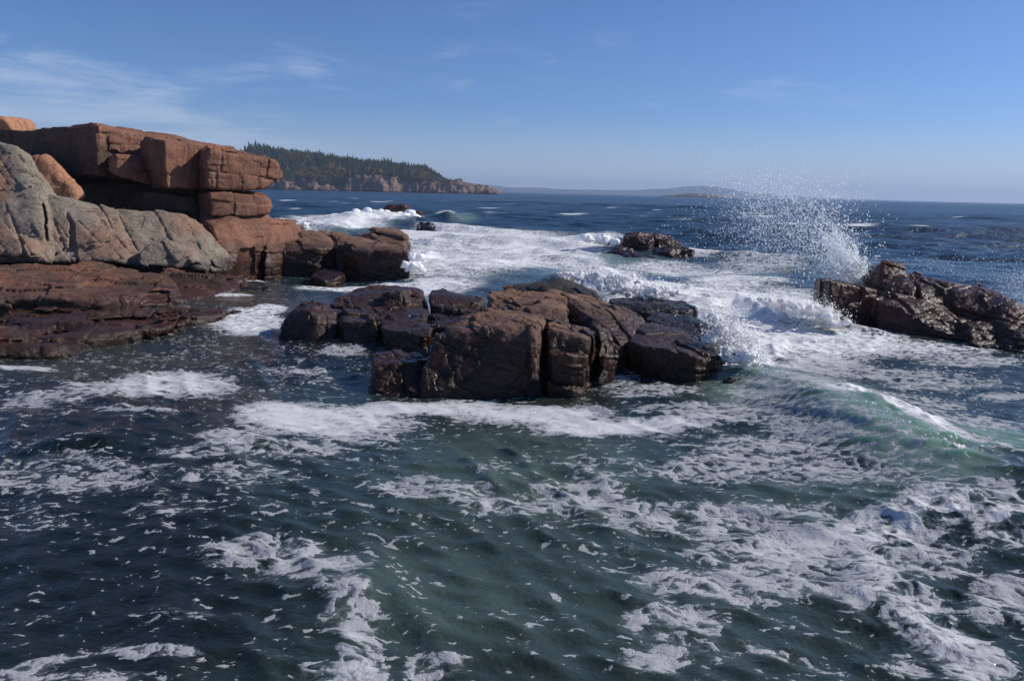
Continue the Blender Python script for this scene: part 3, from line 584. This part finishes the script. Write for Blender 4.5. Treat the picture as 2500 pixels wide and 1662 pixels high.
    # ---- turbulence of the broken water
    tm = np.nonzero(turb > .02)[0]; tp = P2[tm]; ts = np.maximum(spac[tm], .02)
    bl = lambda s, sd_: (1 - 2 * np.abs(vn(tp * f32(s), sd_)))
    Z[tm] += turb[tm] * (.13 * fbm(tp * f32(.8), 2, 401) + .07 * bl(1.9, 402) * (ts < .25) + .05 * bl(4.6, 403) * (ts < .12) + .025 * bl(10., 404) * (ts < .06))
    fade = np.clip((11900 - dist) / 3000, 0, 1)
    Z *= fade
    crest = np.clip(Z * 1.4, 0, 1) * near
    aer_glow = np.clip(aer_glow + .12 * crest + .10 * near - .75 * deep_refl, -1, 1)  # raised crests lightened in colour for light coming through them
    V = np.stack([X + DX, Y + DY, Z], -1)
    ids = np.arange(nr * na).reshape(nr, na)
    q = np.stack([ids[:-1, :-1].ravel(), ids[:-1, 1:].ravel(), ids[1:, 1:].ravel(), ids[1:, :-1].ravel()], -1)[:, ::-1]
    a0 = V[q[0]]; 
    if np.cross(a0[1] - a0[0], a0[2] - a0[0])[2] < 0: q = q[:, ::-1]
    # outside the fan: a plain coarse ring so that the sea closes all round
    o = mesh_np('sea', V, [q], sea_material(), attrs={'foam': foam, 'aer_glow': aer_glow, 'turb': turb})
    tag(o, kind='structure')
    print('sea verts', len(V))
    return o

def sea_material():
    m, n = new_mat('sea_water')
    P = n.a('ShaderNodeNewGeometry').outputs['Position']
    at = lambda s: n.a('ShaderNodeAttribute', attribute_name=s).outputs['Fac']
    foam, aer_glow, turb = at('foam'), at('aer_glow'), at('turb')
    P2 = n.vm('MULTIPLY', P, (1, 1, .3))
    dist = n.a('ShaderNodeVectorMath', {0: P}, operation='LENGTH').outputs['Value']
    # domain warp
    w1 = n.vm('SUBTRACT', n.noise(P2, .9, 3, .5, col=True), (.5, .5, .5))
    w2 = n.vm('SUBTRACT', n.noise(P2, 4.0, 2, .5, col=True), (.5, .5, .5))
    Q = n.vm('ADD', P2, n.vm('ADD', n.vm('SCALE', w1, scale=.8), n.vm('SCALE', w2, scale=.20)))
    Qe = n.vm('MULTIPLY', Q, (.62, 1.0, 1.0))
    lo = n.noise(P2, .55, 4, .55, .5)
    hi = n.noise(Qe, 8.0, 3, .50)
    mid = n.noise(Qe, 2.3, 4, .58, .6)
    web = n.a('ShaderNodeTexVoronoi', {'Vector': Qe, 'Scale': 4.4}, feature='DISTANCE_TO_EDGE').outputs[0]
    web2 = n.a('ShaderNodeTexVoronoi', {'Vector': n.vm('ADD', Qe, n.vm('SCALE', w2, scale=.25)), 'Scale': 1.7}, feature='DISTANCE_TO_EDGE').outputs[0]
    webv = n.m('ADD', n.step(web, .0, .30, .26, -.20), n.step(web2, .0, .26, .30, -.16))
    fine = n.noise(Qe, 24, 3, .6)
    calm = n.step(foam, .66, 1.0, 1.0, .6)
    d = n.m('ADD', foam, n.m('MULTIPLY', n.m('SUBTRACT', lo, .5), .7))
    v1 = n.m('ADD', n.m('MULTIPLY', n.m('SUBTRACT', hi, .5), 2.5), n.m('MULTIPLY', n.m('SUBTRACT', mid, .5), 1.1))
    v1 = n.m('ADD', v1, n.m('MULTIPLY', n.m('SUBTRACT', fine, .5), .75))
    v1 = n.m('ADD', v1, n.m('MULTIPLY', webv, n.step(foam, .22, .5)))
    hv = n.a('ShaderNodeTexVoronoi', {'Vector': n.vm('ADD', n.vm('MULTIPLY', Qe, (.85, 1, 1)), n.vm('SCALE', w2, scale=.35)), 'Scale': 1.9, 'Randomness': 1.0}, feature='F1')
    hr = n.a('ShaderNodeSeparateColor', {0: hv.outputs['Color']}).outputs[0]
    hole = n.m('MULTIPLY', n.step(hv.outputs['Distance'], .46, .30), n.step(hr, .30, .55))
    hole = n.m('MULTIPLY', hole, n.m('MULTIPLY', n.step(foam, .42, .58), n.step(dist, 17, 14.5)))
    v = n.m('SUBTRACT', n.m('ADD', d, n.m('MULTIPLY', v1, calm)), n.m('MULTIPLY', hole, .62))
    mask = n.step(v, .52, .58)
    thick = n.m('MULTIPLY', n.step(v, .58, 1.2), n.m('MAXIMUM', n.step(foam, .5, 1.0, .12, 1.0), n.m('MULTIPLY', n.step(dist, 22, 34), n.step(foam, .3, .7))))
    thick = n.m('MULTIPLY', thick, n.m('MAXIMUM', n.step(turb, .08, .45, .52, 1.0), n.step(dist, 22, 32)))
    veil = n.m('MULTIPLY', n.step(v, .05, .60), n.step(foam, .15, .7, .03, .36))
    strand = n.m('ABSOLUTE', n.m('SUBTRACT', n.noise(n.vm('MULTIPLY', Q, (.7, 1, 1)), 2.6, 3, .5, .5), .5))
    strand2 = n.m('ABSOLUTE', n.m('SUBTRACT', n.noise(n.vm('MULTIPLY', Q, (.5, 1, 1)), 6.5, 2, .5, .3), .5))
    sa = n.m('MULTIPLY', n.step(strand, .022, .004), n.step(lo, .38, .56))
    sb = n.m('MULTIPLY', n.step(strand2, .030, .006), n.step(mid, .42, .6))
    lace = n.m('MULTIPLY', n.m('MAXIMUM', sa, sb), n.step(foam, .16, .42, .0, .62))
    veil = n.m('MAXIMUM', veil, n.m('MULTIPLY', lace, n.step(dist, 40, 20)))
    # water body
    body = n.mixc(n.step(dist, 25, 90), (.0195, .0300, .0255), (.0065, .033, .064))
    body = n.mixc(n.step(aer_glow, 0.05, 1.0), body, (.19, .27, .215))
    body = n.mixc(n.step(aer_glow, .05, -.6), body, (.0085, .0130, .0115))
    col = n.mixc(veil, body, (.34, .385, .39))
    fcol = n.mixc(thick, (.37, .38, .395), (.87, .88, .88))
    bub = n.step(n.noise(P, 55, 2, .6), .36, .60, .86, 1.06)
    fcol = n.mixc(1.0, fcol, n.a('ShaderNodeCombineColor', {0: bub, 1: bub, 2: bub}).outputs[0], 'MULTIPLY')
    # ripples: small ones near, wind chop further out where the sheet is coarse
    far = n.step(dist, 30, 120)
    rp = n.noise(n.vm('MULTIPLY', P, (1, 1.3, 1)), 7.0, 4, .6)
    rp2 = n.noise(n.vm('MULTIPLY', P, (1, 1.2, 1)), 1.1, 6, .66, .2)
    rp3 = n.noise(n.vm('MULTIPLY', P, (1, 1.2, 1)), .22, 5, .62, .2)
    hgt = n.m('ADD', n.m('MULTIPLY', rp, n.mixf(far, .035, .02)), n.m('MULTIPLY', far, n.m('ADD', n.m('MULTIPLY', rp2, .5), n.m('MULTIPLY', rp3, 1.2))))
    bw = n.a('ShaderNodeBump', {'Height': hgt, 'Strength': .8, 'Distance': 1.0})
    fh = n.m('ADD', n.m('MULTIPLY', n.m('MINIMUM', v, 1.1), .035), n.m('ADD', n.m('MULTIPLY', mid, .06), n.m('MULTIPLY', n.m('MULTIPLY', n.noise(P, 6, 6, .65), n.step(turb, 0, .6, .25, 1)), .10)))
    bf = n.a('ShaderNodeBump', {'Height': fh, 'Strength': .6, 'Distance': 1.0})
    water = n.a('ShaderNodeBsdfPrincipled', {'Base Color': col, 'Subsurface Weight': n.step(aer_glow, .48, .85), 'Subsurface Radius': (.30, 1.0, .65), 'Subsurface Scale': .9, 'Roughness': n.mixf(far, .05, .30), 'Specular IOR Level': n.mixf(n.step(dist, 80, 900), .5, .24), 'IOR': 1.333, 'Normal': bw.outputs[0]})
    foamb = n.a('ShaderNodeBsdfPrincipled', {'Base Color': fcol, 'Roughness': .7, 'Specular IOR Level': .15, 'Normal': bf.outputs[0]})
    mx = n.a('ShaderNodeMixShader', {0: mask, 1: water.outputs[0], 2: foamb.outputs[0]})
    n.a('ShaderNodeOutputMaterial', {0: mx.outputs[0]})
    return m
build_sea()

# ------------------------------------------------------------------ flying spray and heaped foam
m_sp, n = new_mat('spray_droplets')
df = n.a('ShaderNodeBsdfDiffuse', {0: (.95, .96, .97, 1)}); tr = n.a('ShaderNodeBsdfTranslucent', {0: (.22, .23, .24, 1)})
n.a('ShaderNodeOutputMaterial', {0: n.a('ShaderNodeAddShader', {0: df.outputs[0], 1: tr.outputs[0]}).outputs[0]})
OCT_V = np.array([(1, 0, 0), (-1, 0, 0), (0, 1, 0), (0, -1, 0), (0, 0, 1), (0, 0, -1)], f32)
OCT_F = np.array([(0, 2, 4), (2, 1, 4), (1, 3, 4), (3, 0, 4), (2, 0, 5), (1, 2, 5), (3, 1, 5), (0, 3, 5)], np.int32)
def droplets(name, pos, size, label, stretch=1.6, dirs=None):
    k = len(pos); sz = size[:, None, None]
    v = OCT_V[None] * (1 + .25 * RNG.standard_normal((k, 6, 1))).astype(f32)
    d = dirs if dirs is not None else RNG.standard_normal((k, 3)); d = d / np.linalg.norm(d, axis=1, keepdims=True)
    a = (v * d[:, None, :]).sum(-1, keepdims=True)
    v = (v + d[:, None, :] * a * (stretch - 1)) * sz + pos[:, None, :]
    c = pos.mean(0); c = np.array([c[0], c[1], 0])
    o = mesh_np(name, (v - c).reshape(-1, 3), [(OCT_F[None] + (np.arange(k) * 6)[:, None, None]).reshape(-1, 3)], m_sp)
    o.location = c; tag(o, label, 'spray', None, 'stuff'); return o
def gauss_line(pts, k, sx_, sy_, sz_):
    pts = np.array(pts); t = RNG.random(k) * (len(pts) - 1); i = np.minimum(t.astype(int), len(pts) - 2); f = (t - i)[:, None]
    return pts[i] * (1 - f) + pts[i + 1] * f + RNG.standard_normal((k, 3)) * np.array([sx_, sy_, sz_])
g = gauss_line
Yb = 34.5
core = [pY(2085, 690, 34), pY(2062, 640, Yb), pY(2035, 590, Yb), pY(2010, 545, Yb), pY(1990, 525, Yb)]
A1 = []
for j in range(200):
    vz = 3.8 + 4.6 * RNG.random() ** 1.3; v0 = np.array([-.40 * vz + RNG.normal() * .45 if j % 5 else -1.4 + RNG.normal() * 1.5, RNG.normal() * .6, vz]); p0 = pY(2088 + RNG.normal() * 14, 690, 34 + RNG.normal() * .3) + np.array([0, 0, RNG.normal() * .15])
    tt = (.10 + .75 * RNG.random()) * np.sort(RNG.random(34)) + .04
    A1.append(p0 + v0 * tt[:, None] - np.array([0, 0, 4.9]) * (tt ** 2)[:, None] + RNG.standard_normal((34, 3)) * (.015 + .09 * tt[:, None]))
A1 = np.concatenate(A1 + [g(core[:3], 900, .15, .25, .2)])
fan = []
while len(fan) < 8000:
    t = RNG.random(); s = RNG.random() ** .8
    x0 = 2070 - 40 * s; x = x0 + RNG.normal() * 45 - 320 * s ** .7 * RNG.random() + 90 * s * RNG.random(); y = 690 - 262 * s + RNG.normal() * 18
    fan.append(pY(x, y, Yb + RNG.normal() * .9))
mist = np.array([pY(1890 + RNG.normal() * 92, 545 + RNG.normal() * 58, Yb + RNG.normal() * .8) for _ in range(12000)])
high = np.array([pY(1690 + RNG.random() * 440, 478 - RNG.random() ** 1.6 * 130, Yb + RNG.normal()) for _ in range(200)])
pos = np.concatenate([A1, np.array(fan), mist, high])
sz = np.clip(np.exp(RNG.normal(size=len(pos)) * .75) * .0072, .003, .027).astype(f32); sz[:len(A1)] *= 1.3; sz[len(A1) + len(fan):len(A1) + len(fan) + len(mist)] *= .62; sz[len(A1):len(A1) + len(fan)] *= .88
dirs = np.stack([-.55 + .3 * RNG.standard_normal(len(pos)), .2 * RNG.standard_normal(len(pos)), .6 + .4 * RNG.standard_normal(len(pos))], -1)
droplets('splash_spray', pos, sz, 'tall fan of white spray bursting up left of the peaked right rock', 2.6, dirs)
pr = np.array([pY(2200 + RNG.random() * 330, 0, 36) for _ in range(1200)])
for i in range(len(pr)):
    x = 2180 + 350 * RNG.random() ** .7; top = 615 + 20 * RNG.normal()
    pr[i] = pY(x, top + (640 + (x - 2180) * .28 - top) * RNG.random() ** .7, 36 + RNG.normal() * .8)
pr2 = np.array([pY(2500 - abs(RNG.normal()) * 40, 700 + RNG.normal() * 32 + 0, 33.5 + RNG.normal() * .4) for _ in range(1300)])
pr = np.concatenate([pr, pr2])
droplets('splash_spray', pr, np.clip(np.exp(RNG.normal(size=len(pr)) * .45) * .0085, .005, .025).astype(f32), 'low drifting spray behind the right rock at the edge of the photo', 1.6)

m_fm, n = new_mat('heaped_foam')
P = n.a('ShaderNodeNewGeometry').outputs['Position']
bf = n.a('ShaderNodeBump', {'Height': n.noise(P, 14, 6, .7), 'Strength': .6, 'Distance': .08})
bs = n.a('ShaderNodeBsdfPrincipled', {'Base Color': (.95, .96, .965, 1), 'Roughness': .8, 'Specular IOR Level': .1, 'Subsurface Weight': 1.0, 'Subsurface Radius': (1, 1, 1), 'Subsurface Scale': .14, 'Normal': bf.outputs[0]})
n.a('ShaderNodeOutputMaterial', {0: bs.outputs[0]})
def foam_heap(spheres, vox, seed, label, loose=500, up=.25):
    S = np.array(spheres); lo = (S[:, :3] - S[:, 3:]).min(0) - .3; hi = (S[:, :3] + S[:, 3:]).max(0) + .3; lo[2] = -.25
    nn = np.ceil((hi - lo) / vox).astype(int)
    g_ = np.stack(np.meshgrid(*[(lo[i] + np.arange(nn[i]) * vox) for i in range(3)], indexing='ij'), -1).reshape(-1, 3).astype(f32)
    d = np.full(len(g_), 1., f32)
    for s in S: d = np.minimum(d, (np.sqrt(((g_ - s[:3].astype(f32)) ** 2 * np.array([1, 1, 2.2], f32)).sum(1)) - f32(s[3])))
    b = np.nonzero(np.abs(d) < .4)[0]; p = g_[b]
    d[b] += .07 - .10 * np.abs(fbm(p * f32(2.2), 2, seed)) - .10 * np.abs(vn(p * f32(6), seed + 3)) - .11 * np.abs(vn(p * f32(13), seed + 4)) - .05 * np.abs(vn(p * f32(27), seed + 5)) + .06 + .10 * fbm(p * f32(3.5), 2, seed + 8)
    D = d.reshape(nn); D[0] = D[-1] = 1; D[:, 0] = D[:, -1] = 1; D[:, :, 0] = D[:, :, -1] = 1
    gr = vdb.FloatGrid(4 * vox); gr.copyFromArray(np.ascontiguousarray(np.clip(D, -4 * vox, 4 * vox)))
    pts, tri, quad = gr.convertToPolygons(0., 0.); pts = pts * vox + lo
    a = pts[quad]; fn = np.cross(a[:, 2] - a[:, 0], a[:, 3] - a[:, 1]); tp = np.argmax(a[:, 0, 2])
    if fn[tp, 2] < 0: quad = quad[:, ::-1]
    V = [pts]; F3 = [tri] if len(tri) else []
    # flecks thrown off the surface, part of the same mass
    j = RNG.integers(0, len(pts), loose); ps = pts[j] + np.abs(RNG.standard_normal((loose, 1))) * np.array([0, 0, up]) + RNG.standard_normal((loose, 3)) * .13
    ok = ps[:, 2] > .02; ps = ps[ok]; k = len(ps); r = np.clip(np.exp(RNG.normal(size=k) * .6) * .010, .004, .04)
    ov = (OCT_V[None] * (1 + .25 * RNG.standard_normal((k, 6, 1)))) * r[:, None, None] + ps[:, None, :]
    of = (OCT_F[None] + (np.arange(k) * 6)[:, None, None]).reshape(-1, 3) + len(pts)
    V = np.concatenate([pts, ov.reshape(-1, 3)]); c = np.array([pts[:, 0].mean(), pts[:, 1].mean(), 0])
    o = mesh_np('breaking_foam', V - c, [of, quad] + F3, m_fm); o.location = c
    tag(o, label, 'foam', None, 'stuff')
def heap(line, k, r0, r1, spread, zs=0.0):
    pts = gauss_line([PT(t) for t in line], k, spread, spread * .8, spread * .35)
    rr = r0 + (r1 - r0) * RNG.random(k) ** 1.5
    return [(*p, r) for p, r in zip(pts, rr)]
foam_heap(heap([(1795, 790, 22.8), (1800, 830, 22.2), (1812, 865, 21.6), (1840, 885, 21.3)], 80, .05, .20, .26), .025, 501, 'bright white burst of foam at the right end of the sloping slab', 4500, .20)
foam_heap(heap([(1395, 675, 31.5), (1440, 668, 31.5), (1500, 690, 30.5), (1560, 708, 29.8), (1620, 722, 29)], 110, .05, .19, .42), .03, 502, 'white breaker rolling in behind the central rock', 5000, .16)
foam_heap(heap([(1860, 735, 31.5), (1940, 750, 31), (2000, 770, 30.6), (2045, 785, 30.4)], 110, .05, .18, .40), .03, 503, 'white breaker tumbling against the left end of the right rock', 5000, .16)
foam_heap(heap([(2040, 700, 33.5), (2080, 690, 33.8), (2100, 672, 34), (2070, 640, 34.2), (2045, 605, 34.4)], 34, .07, .24, .18), .03, 504, 'dense white foot of the tall spray against the peaked rock', 2500, .4)
foam_heap(heap([(1985, 955, .46, 0), (2040, 972, .51, 0), (2100, 1004, .51, 0), (2180, 1042, .49, 0), (2290, 1085, .43, 0), (2420, 1130, .36, 0)], 90, .03, .10, .06), .022, 509, 'thin white crest curling along the green wave in the right foreground', 500, .06)
foam_heap(heap([(1006, 630, 47.2), (1012, 648, 46.4), (1020, 655, 46)], 14, .12, .35, .2), .05, 505, 'white splash at the tip of the dark rock point', 300, .25)
foam_heap(heap([(700, 553, 56), (720, 555, 56), (740, 553, 57)], 12, .2, .45, .3), .06, 506, 'white splash on the seaward side of the cliff foot', 300, .3)
foam_heap(heap([(1425, 588, 73), (1470, 582, 73), (1510, 590, 72)], 16, .25, .6, .5), .08, 507, 'white breaker meeting the rock cluster in mid channel', 300, .25)
foam_heap(heap([(860, 530, 140), (900, 522, 145), (940, 520, 147), (975, 530, 143), (1010, 535, 143)], 34, .4, 1.1, 1.0), .16, 508, 'far white surf heaped in front of the reddish rock', 300, .5)

# ------------------------------------------------------------------ wooded headland, islet and far hills
def height_sheet(name, xs, ys, hfun, mat):
    X, Y = np.meshgrid(xs, ys, indexing='ij'); Z = hfun(X.ravel(), Y.ravel())
    ids = np.arange(X.size).reshape(X.shape)
    q = np.stack([ids[:-1, :-1].ravel(), ids[1:, :-1].ravel(), ids[1:, 1:].ravel(), ids[:-1, 1:].ravel()], -1)
    return mesh_np(name, np.stack([X.ravel(), Y.ravel(), Z], -1), [q], mat)
D0 = 1250.0
def colx(px): return pY(px, 460, D0)[0]
def zat(px, py, Y): return pY(px, py, Y)[2]
tops = [(200, 340), (585, 352), (640, 360), (700, 367), (800, 380), (900, 388), (1000, 400), (1050, 414), (1085, 428), (1102, 440), (1150, 449), (1190, 457), (1212, 466)]   # tree tops / bare rocks
edge = [(200, 440), (690, 437), (760, 436), (780, 455), (835, 455), (850, 434), (900, 428), (970, 433), (1000, 442), (1040, 442), (1100, 445), (1150, 452), (1190, 459), (1212, 466)]
TX = np.array([colx(a) for a, b in tops]); TZ = np.array([max(zat(a, b, D0 + 130), -1) for a, b in tops])
EX = np.array([colx(a) for a, b in edge]); EZ = np.array([max(zat(a, b, D0), -1) for a, b in edge])
TREE_H = 15.0
ENDX = colx(1106)
def land(x, y):
    p3 = np.stack([x, y, 0 * x], -1).astype(f32)
    jag = fbm(p3 * f32(.03), 4, 611) * 14 + vn(p3 * f32(.012), 613) * 16
    shore = D0 - 4 + jag * .9 + 60 * np.clip((x - colx(1010)) / 130, 0, 1.2) ** 2 * .4
    ez = np.interp(x, EX, EZ); tz = np.interp(x, TX, TZ) - np.where(x < ENDX, TREE_H, 0)
    tz = np.maximum(tz, ez)
    t = np.clip((y - shore) / 16, 0, 1); s = np.clip((y - shore - 16) / 110, 0, 1)
    s = s * s * (3 - 2 * s)
    rock_ = (np.abs(fbm(p3 * f32(.09), 4, 621)) * 4.6 + fbm(p3 * f32(.3), 3, 631) * 1.5 - 2.0) * (1 - s) * np.clip((ez + 1) / 11, .1, 1)
    z = -2 + (ez + 2) * t ** .6 + (tz - ez) * s + rock_ * (t > 0) * np.clip(ez / 6, .2, 1)
    back = np.clip((y - shore - 260) / 60, 0, 1); z = z * (1 - back) - 3 * back
    return np.where(x > colx(1216), -3, z)
m_hd, n = new_mat('headland_ground')
P = n.a('ShaderNodeNewGeometry'); pos_ = P.outputs['Position']
nz = n.a('ShaderNodeSeparateXYZ', {0: P.outputs['Normal']}).outputs[2]; pz_ = n.a('ShaderNodeSeparateXYZ', {0: pos_}).outputs[2]
rc = n.mixc(n.step(n.noise(pos_, .12, 6, .7), .4, .62), (.25, .17, .125), (.12, .08, .06))
rc = n.mixc(n.step(n.noise(n.vm('MULTIPLY', pos_, (1, 1, .25)), .3, 5, .7), .5, .64, 0, .8), rc, (.09, .065, .055))
rc = n.mixc(n.step(pz_, 3.2, 1.2), rc, (.05, .04, .035))
sp = n.a('ShaderNodeSeparateXYZ', {0: pos_})
gr = n.mixc(n.noise(pos_, .2, 3, .6), (.035, .035, .018), (.07, .05, .025))
isg = n.m('MULTIPLY', n.step(sp.outputs[1], D0 + 14, D0 + 34), n.step(sp.outputs[0], colx(1105), colx(1090)))
hc = n.mixc(isg, rc, gr)
bs = n.a('ShaderNodeBsdfPrincipled', {'Base Color': hc, 'Roughness': .9, 'Specular IOR Level': .1})
n.a('ShaderNodeOutputMaterial', {0: bs.outputs[0]})
hd = height_sheet('headland', np.arange(colx(420), colx(1222), 1.2), np.arange(D0 - 40, D0 + 340, 2.4), land, m_hd)
tag(hd, kind='structure')

def conifer(seed, h=1.0, rw=.17):
    r = np.random.default_rng(seed); V = []; F = []
    def ring(zc, rad, k): 
        a = np.linspace(0, 2 * np.pi, k, endpoint=False) + r.random() * 6
        rr = rad * np.where(np.arange(k) % 2, 1.0, .55) * (1 + .25 * r.standard_normal(k))
        return np.stack([rr * np.cos(a), rr * np.sin(a), np.full(k, zc) + .02 * r.standard_normal(k)], -1)
    b = len(V); k = 5; a = np.linspace(0, 2 * np.pi, k, endpoint=False)
    for j in range(k): V.append((.018 * math.cos(a[j]), .018 * math.sin(a[j]), -.12))
    for j in range(k): V.append((.010 * math.cos(a[j]), .010 * math.sin(a[j]), .6))
    for j in range(k): F += [(b + j, b + (j + 1) % k, b + k + (j + 1) % k), (b + j, b + k + (j + 1) % k, b + k + j)]
    T = 7
    for t in range(T):
        z0 = .10 + .80 * t / T; rad = rw * (1 - t / T) ** .8 * (.85 + .3 * r.random()); z1 = z0 + .26 * (1 - .5 * t / T)
        b = len(V); k = 10; V += [tuple(p) for p in ring(z0, rad, k)]; V.append((.01 * r.standard_normal(), .01 * r.standard_normal(), min(z1, 1.0)))
        for j in range(k): F.append((b + j, b + (j + 1) % k, b + k))
    return np.array(V, f32), np.array(F, np.int32)
def leafy(seed):
    r = np.random.default_rng(seed); V = [(.02, 0, -.12), (-.02, .02, -.12), (-.02, -.02, -.12), (0, 0, .6)]; F = [(0, 1, 3), (1, 2, 3), (2, 0, 3)]
    for c in range(46):
        p = r.standard_normal(3); p /= np.linalg.norm(p); p = p * (r.random() ** .4) * np.array([.30, .30, .36]) + np.array([0, 0, .60])
        b = len(V); q = p + r.standard_normal((3, 3)) * .085; V += [tuple(x) for x in q]; F.append((b, b + 1, b + 2))
    return np.array(V, f32), np.array(F, np.int32)
def leaf_mat(name, a, b):
    m, n = new_mat(name)
    oi = n.a('ShaderNodeNewGeometry')
    c = n.mixc(n.step(n.noise(oi.outputs['Position'], .09, 3, .6), .35, .65), a, b)
    d = n.a('ShaderNodeBsdfDiffuse', {0: c}); n.a('ShaderNodeOutputMaterial', {0: d.outputs[0]}); return m
m_sp1 = leaf_mat('spruce_green', (.045, .062, .020), (.10, .105, .034)); m_lf = leaf_mat('autumn_leaves', (.30, .20, .05), (.17, .16, .04))
CON = [conifer(s) for s in range(5)]; LEA = [leafy(s) for s in range(4)]
spots = []
xa, xb = colx(540), ENDX + 2
while len(spots) < 4600:
    x = xa + (xb - xa) * RNG.random(); y = D0 + 12 + 190 * RNG.random()
    spots.append((x, y))
spots = np.array(spots); lz = land(spots[:, 0], spots[:, 1])
ok = lz > np.interp(spots[:, 0], EX, EZ) * .75 + .5; spots = spots[ok]; lz = lz[ok]
dens = vn(np.stack([spots[:, 0], spots[:, 1], 0 * lz], -1).astype(f32) * f32(.022), 640)
order = np.argsort(spots[:, 1])
VV = {0: [], 1: []}; FF = {0: [], 1: []}; off = {0: 0, 1: 0}
single = []
def inst(k, i, p, h):
    v, f = (CON if k == 0 else LEA)[i]
    a = RNG.random() * 6.28; c, s = math.cos(a), math.sin(a)
    q = v @ np.array([[c, s, 0], [-s, c, 0], [0, 0, 1]], f32) * h + p
    VV[k].append(q); FF[k].append(f + off[k]); off[k] += len(v)
for i in order:
    x, y = spots[i]; taper = np.clip((ENDX + 4 - x) / 60, .35, 1)
    h = (TREE_H * .84 + RNG.normal() * 2.6) * taper
    h *= 1 + .22 * vn(np.array([[x, y, 0]], f32) * f32(.06), 660)[0] + (.22 if RNG.random() < .05 else 0)
    ytop = y > D0 + 118
    if dens[i] > .12 and RNG.random() < .6 and not ytop: inst(1, int(RNG.integers(4)), np.array([x, y, lz[i]]), h * .72)
    elif (x > ENDX - 75 and RNG.random() < .4) and len(single) < 46: single.append((x, y, lz[i], h))
    else: inst(0, int(RNG.integers(5)), np.array([x, y, lz[i]]), h)
for k, nm, mt, lab in ((0, 'spruce_wood', m_sp1, 'dark spruce forest covering the headland'), (1, 'autumn_wood', m_lf, 'yellowing broadleaf trees mixed into the headland forest')):
    o = mesh_np(nm, np.concatenate(VV[k]), [np.concatenate(FF[k])], mt, smooth=False); tag(o, lab, 'forest', None, 'stuff')
protos = []
for i, (x, y, z, h) in enumerate(single):
    j = i % 5
    if len(protos) <= j:
        o = mesh_np('spruce_tree', CON[j][0], [CON[j][1]], m_sp1, smooth=False); protos.append(o)
    else: o = protos[j].copy(); COL.objects.link(o)
    o.location = (x, y, z); o.scale = (h, h, h); o.rotation_euler = (0, 0, i * 1.3)
    tag(o, 'dark spruce standing near the seaward end of the wooded headland', 'tree', 'spruces at the end of the headland')

rock('islet', [blk([(1612, 480, 2300), (1630, 477, 2300), (1680, 472, 2300), (1720, 474, 2300), (1772, 478, 2300), (1778, 486, 2290), (1610, 484, 2290)], (0, 40, -1), down=-3, k=1.)], 1.2, 91, M_far, 'low pale rocky islet on the horizon in front of the far blue hill', 'islet',
     size=(18, 16, 6), step=3.5, crack=2., cw=1.0, step2=1.5, rough=12, warp=2, zmin=-4)

m_hl, n = new_mat('far_hills')
bs = n.a('ShaderNodeBsdfDiffuse', {0: n.mixc(n.noise(n.a('ShaderNodeNewGeometry').outputs['Position'], .004, 5, .6), (.035, .05, .04), (.06, .075, .05))})
n.a('ShaderNodeOutputMaterial', {0: bs.outputs[0]})
DH = 9000.0
prof = [(1060, 446), (1150, 448), (1230, 456), (1300, 459), (1400, 462), (1500, 464), (1560, 465), (1620, 461), (1670, 456), (1705, 454), (1745, 457), (1800, 466), (1860, 472), (1960, 480), (2060, 485), (2160, 489), (2240, 493)]
HX = np.array([pY(a, 470, DH)[0] for a, b in prof]); HZ = np.array([pY(a, b, DH)[2] for a, b in prof])
def hills(x, y):
    p3 = np.stack([x, y, 0 * x], -1).astype(f32); t = np.clip(1 - np.abs(y - DH) / 700, 0, 1); t = t * t * (3 - 2 * t)
    base = np.interp(x, HX, HZ, left=-5, right=-5)
    return -5 + (base + 5 + fbm(p3 * f32(.004), 4, 651) * 5) * t
o = height_sheet('hills', np.arange(pY(900, 470, DH)[0], pY(2300, 470, DH)[0], 22.), np.arange(DH - 720, DH + 721, 60.), hills, m_hl); tag(o, kind='structure')

# ------------------------------------------------------------------ air
m_hz = bpy.data.materials.new('haze_air'); m_hz.use_nodes = True; m_hz.node_tree.nodes.clear(); n = N(m_hz.node_tree)
pv = n.a('ShaderNodeVolumePrincipled', {'Color': (.56, .72, 1, 1), 'Density': 1.3e-4, 'Anisotropy': .2})
n.a('ShaderNodeOutputMaterial', {1: pv.outputs[0]})
b = np.array([(x, y, z) for x in (-12500, 12500) for y in (-60, 12500) for z in (-8, 170)], f32)
bf_ = np.array([(0, 1, 3, 2), (4, 6, 7, 5), (0, 4, 5, 1), (2, 3, 7, 6), (0, 2, 6, 4), (1, 5, 7, 3)])
o = mesh_np('haze', b, [bf_], m_hz, smooth=False); tag(o, kind='stuff')
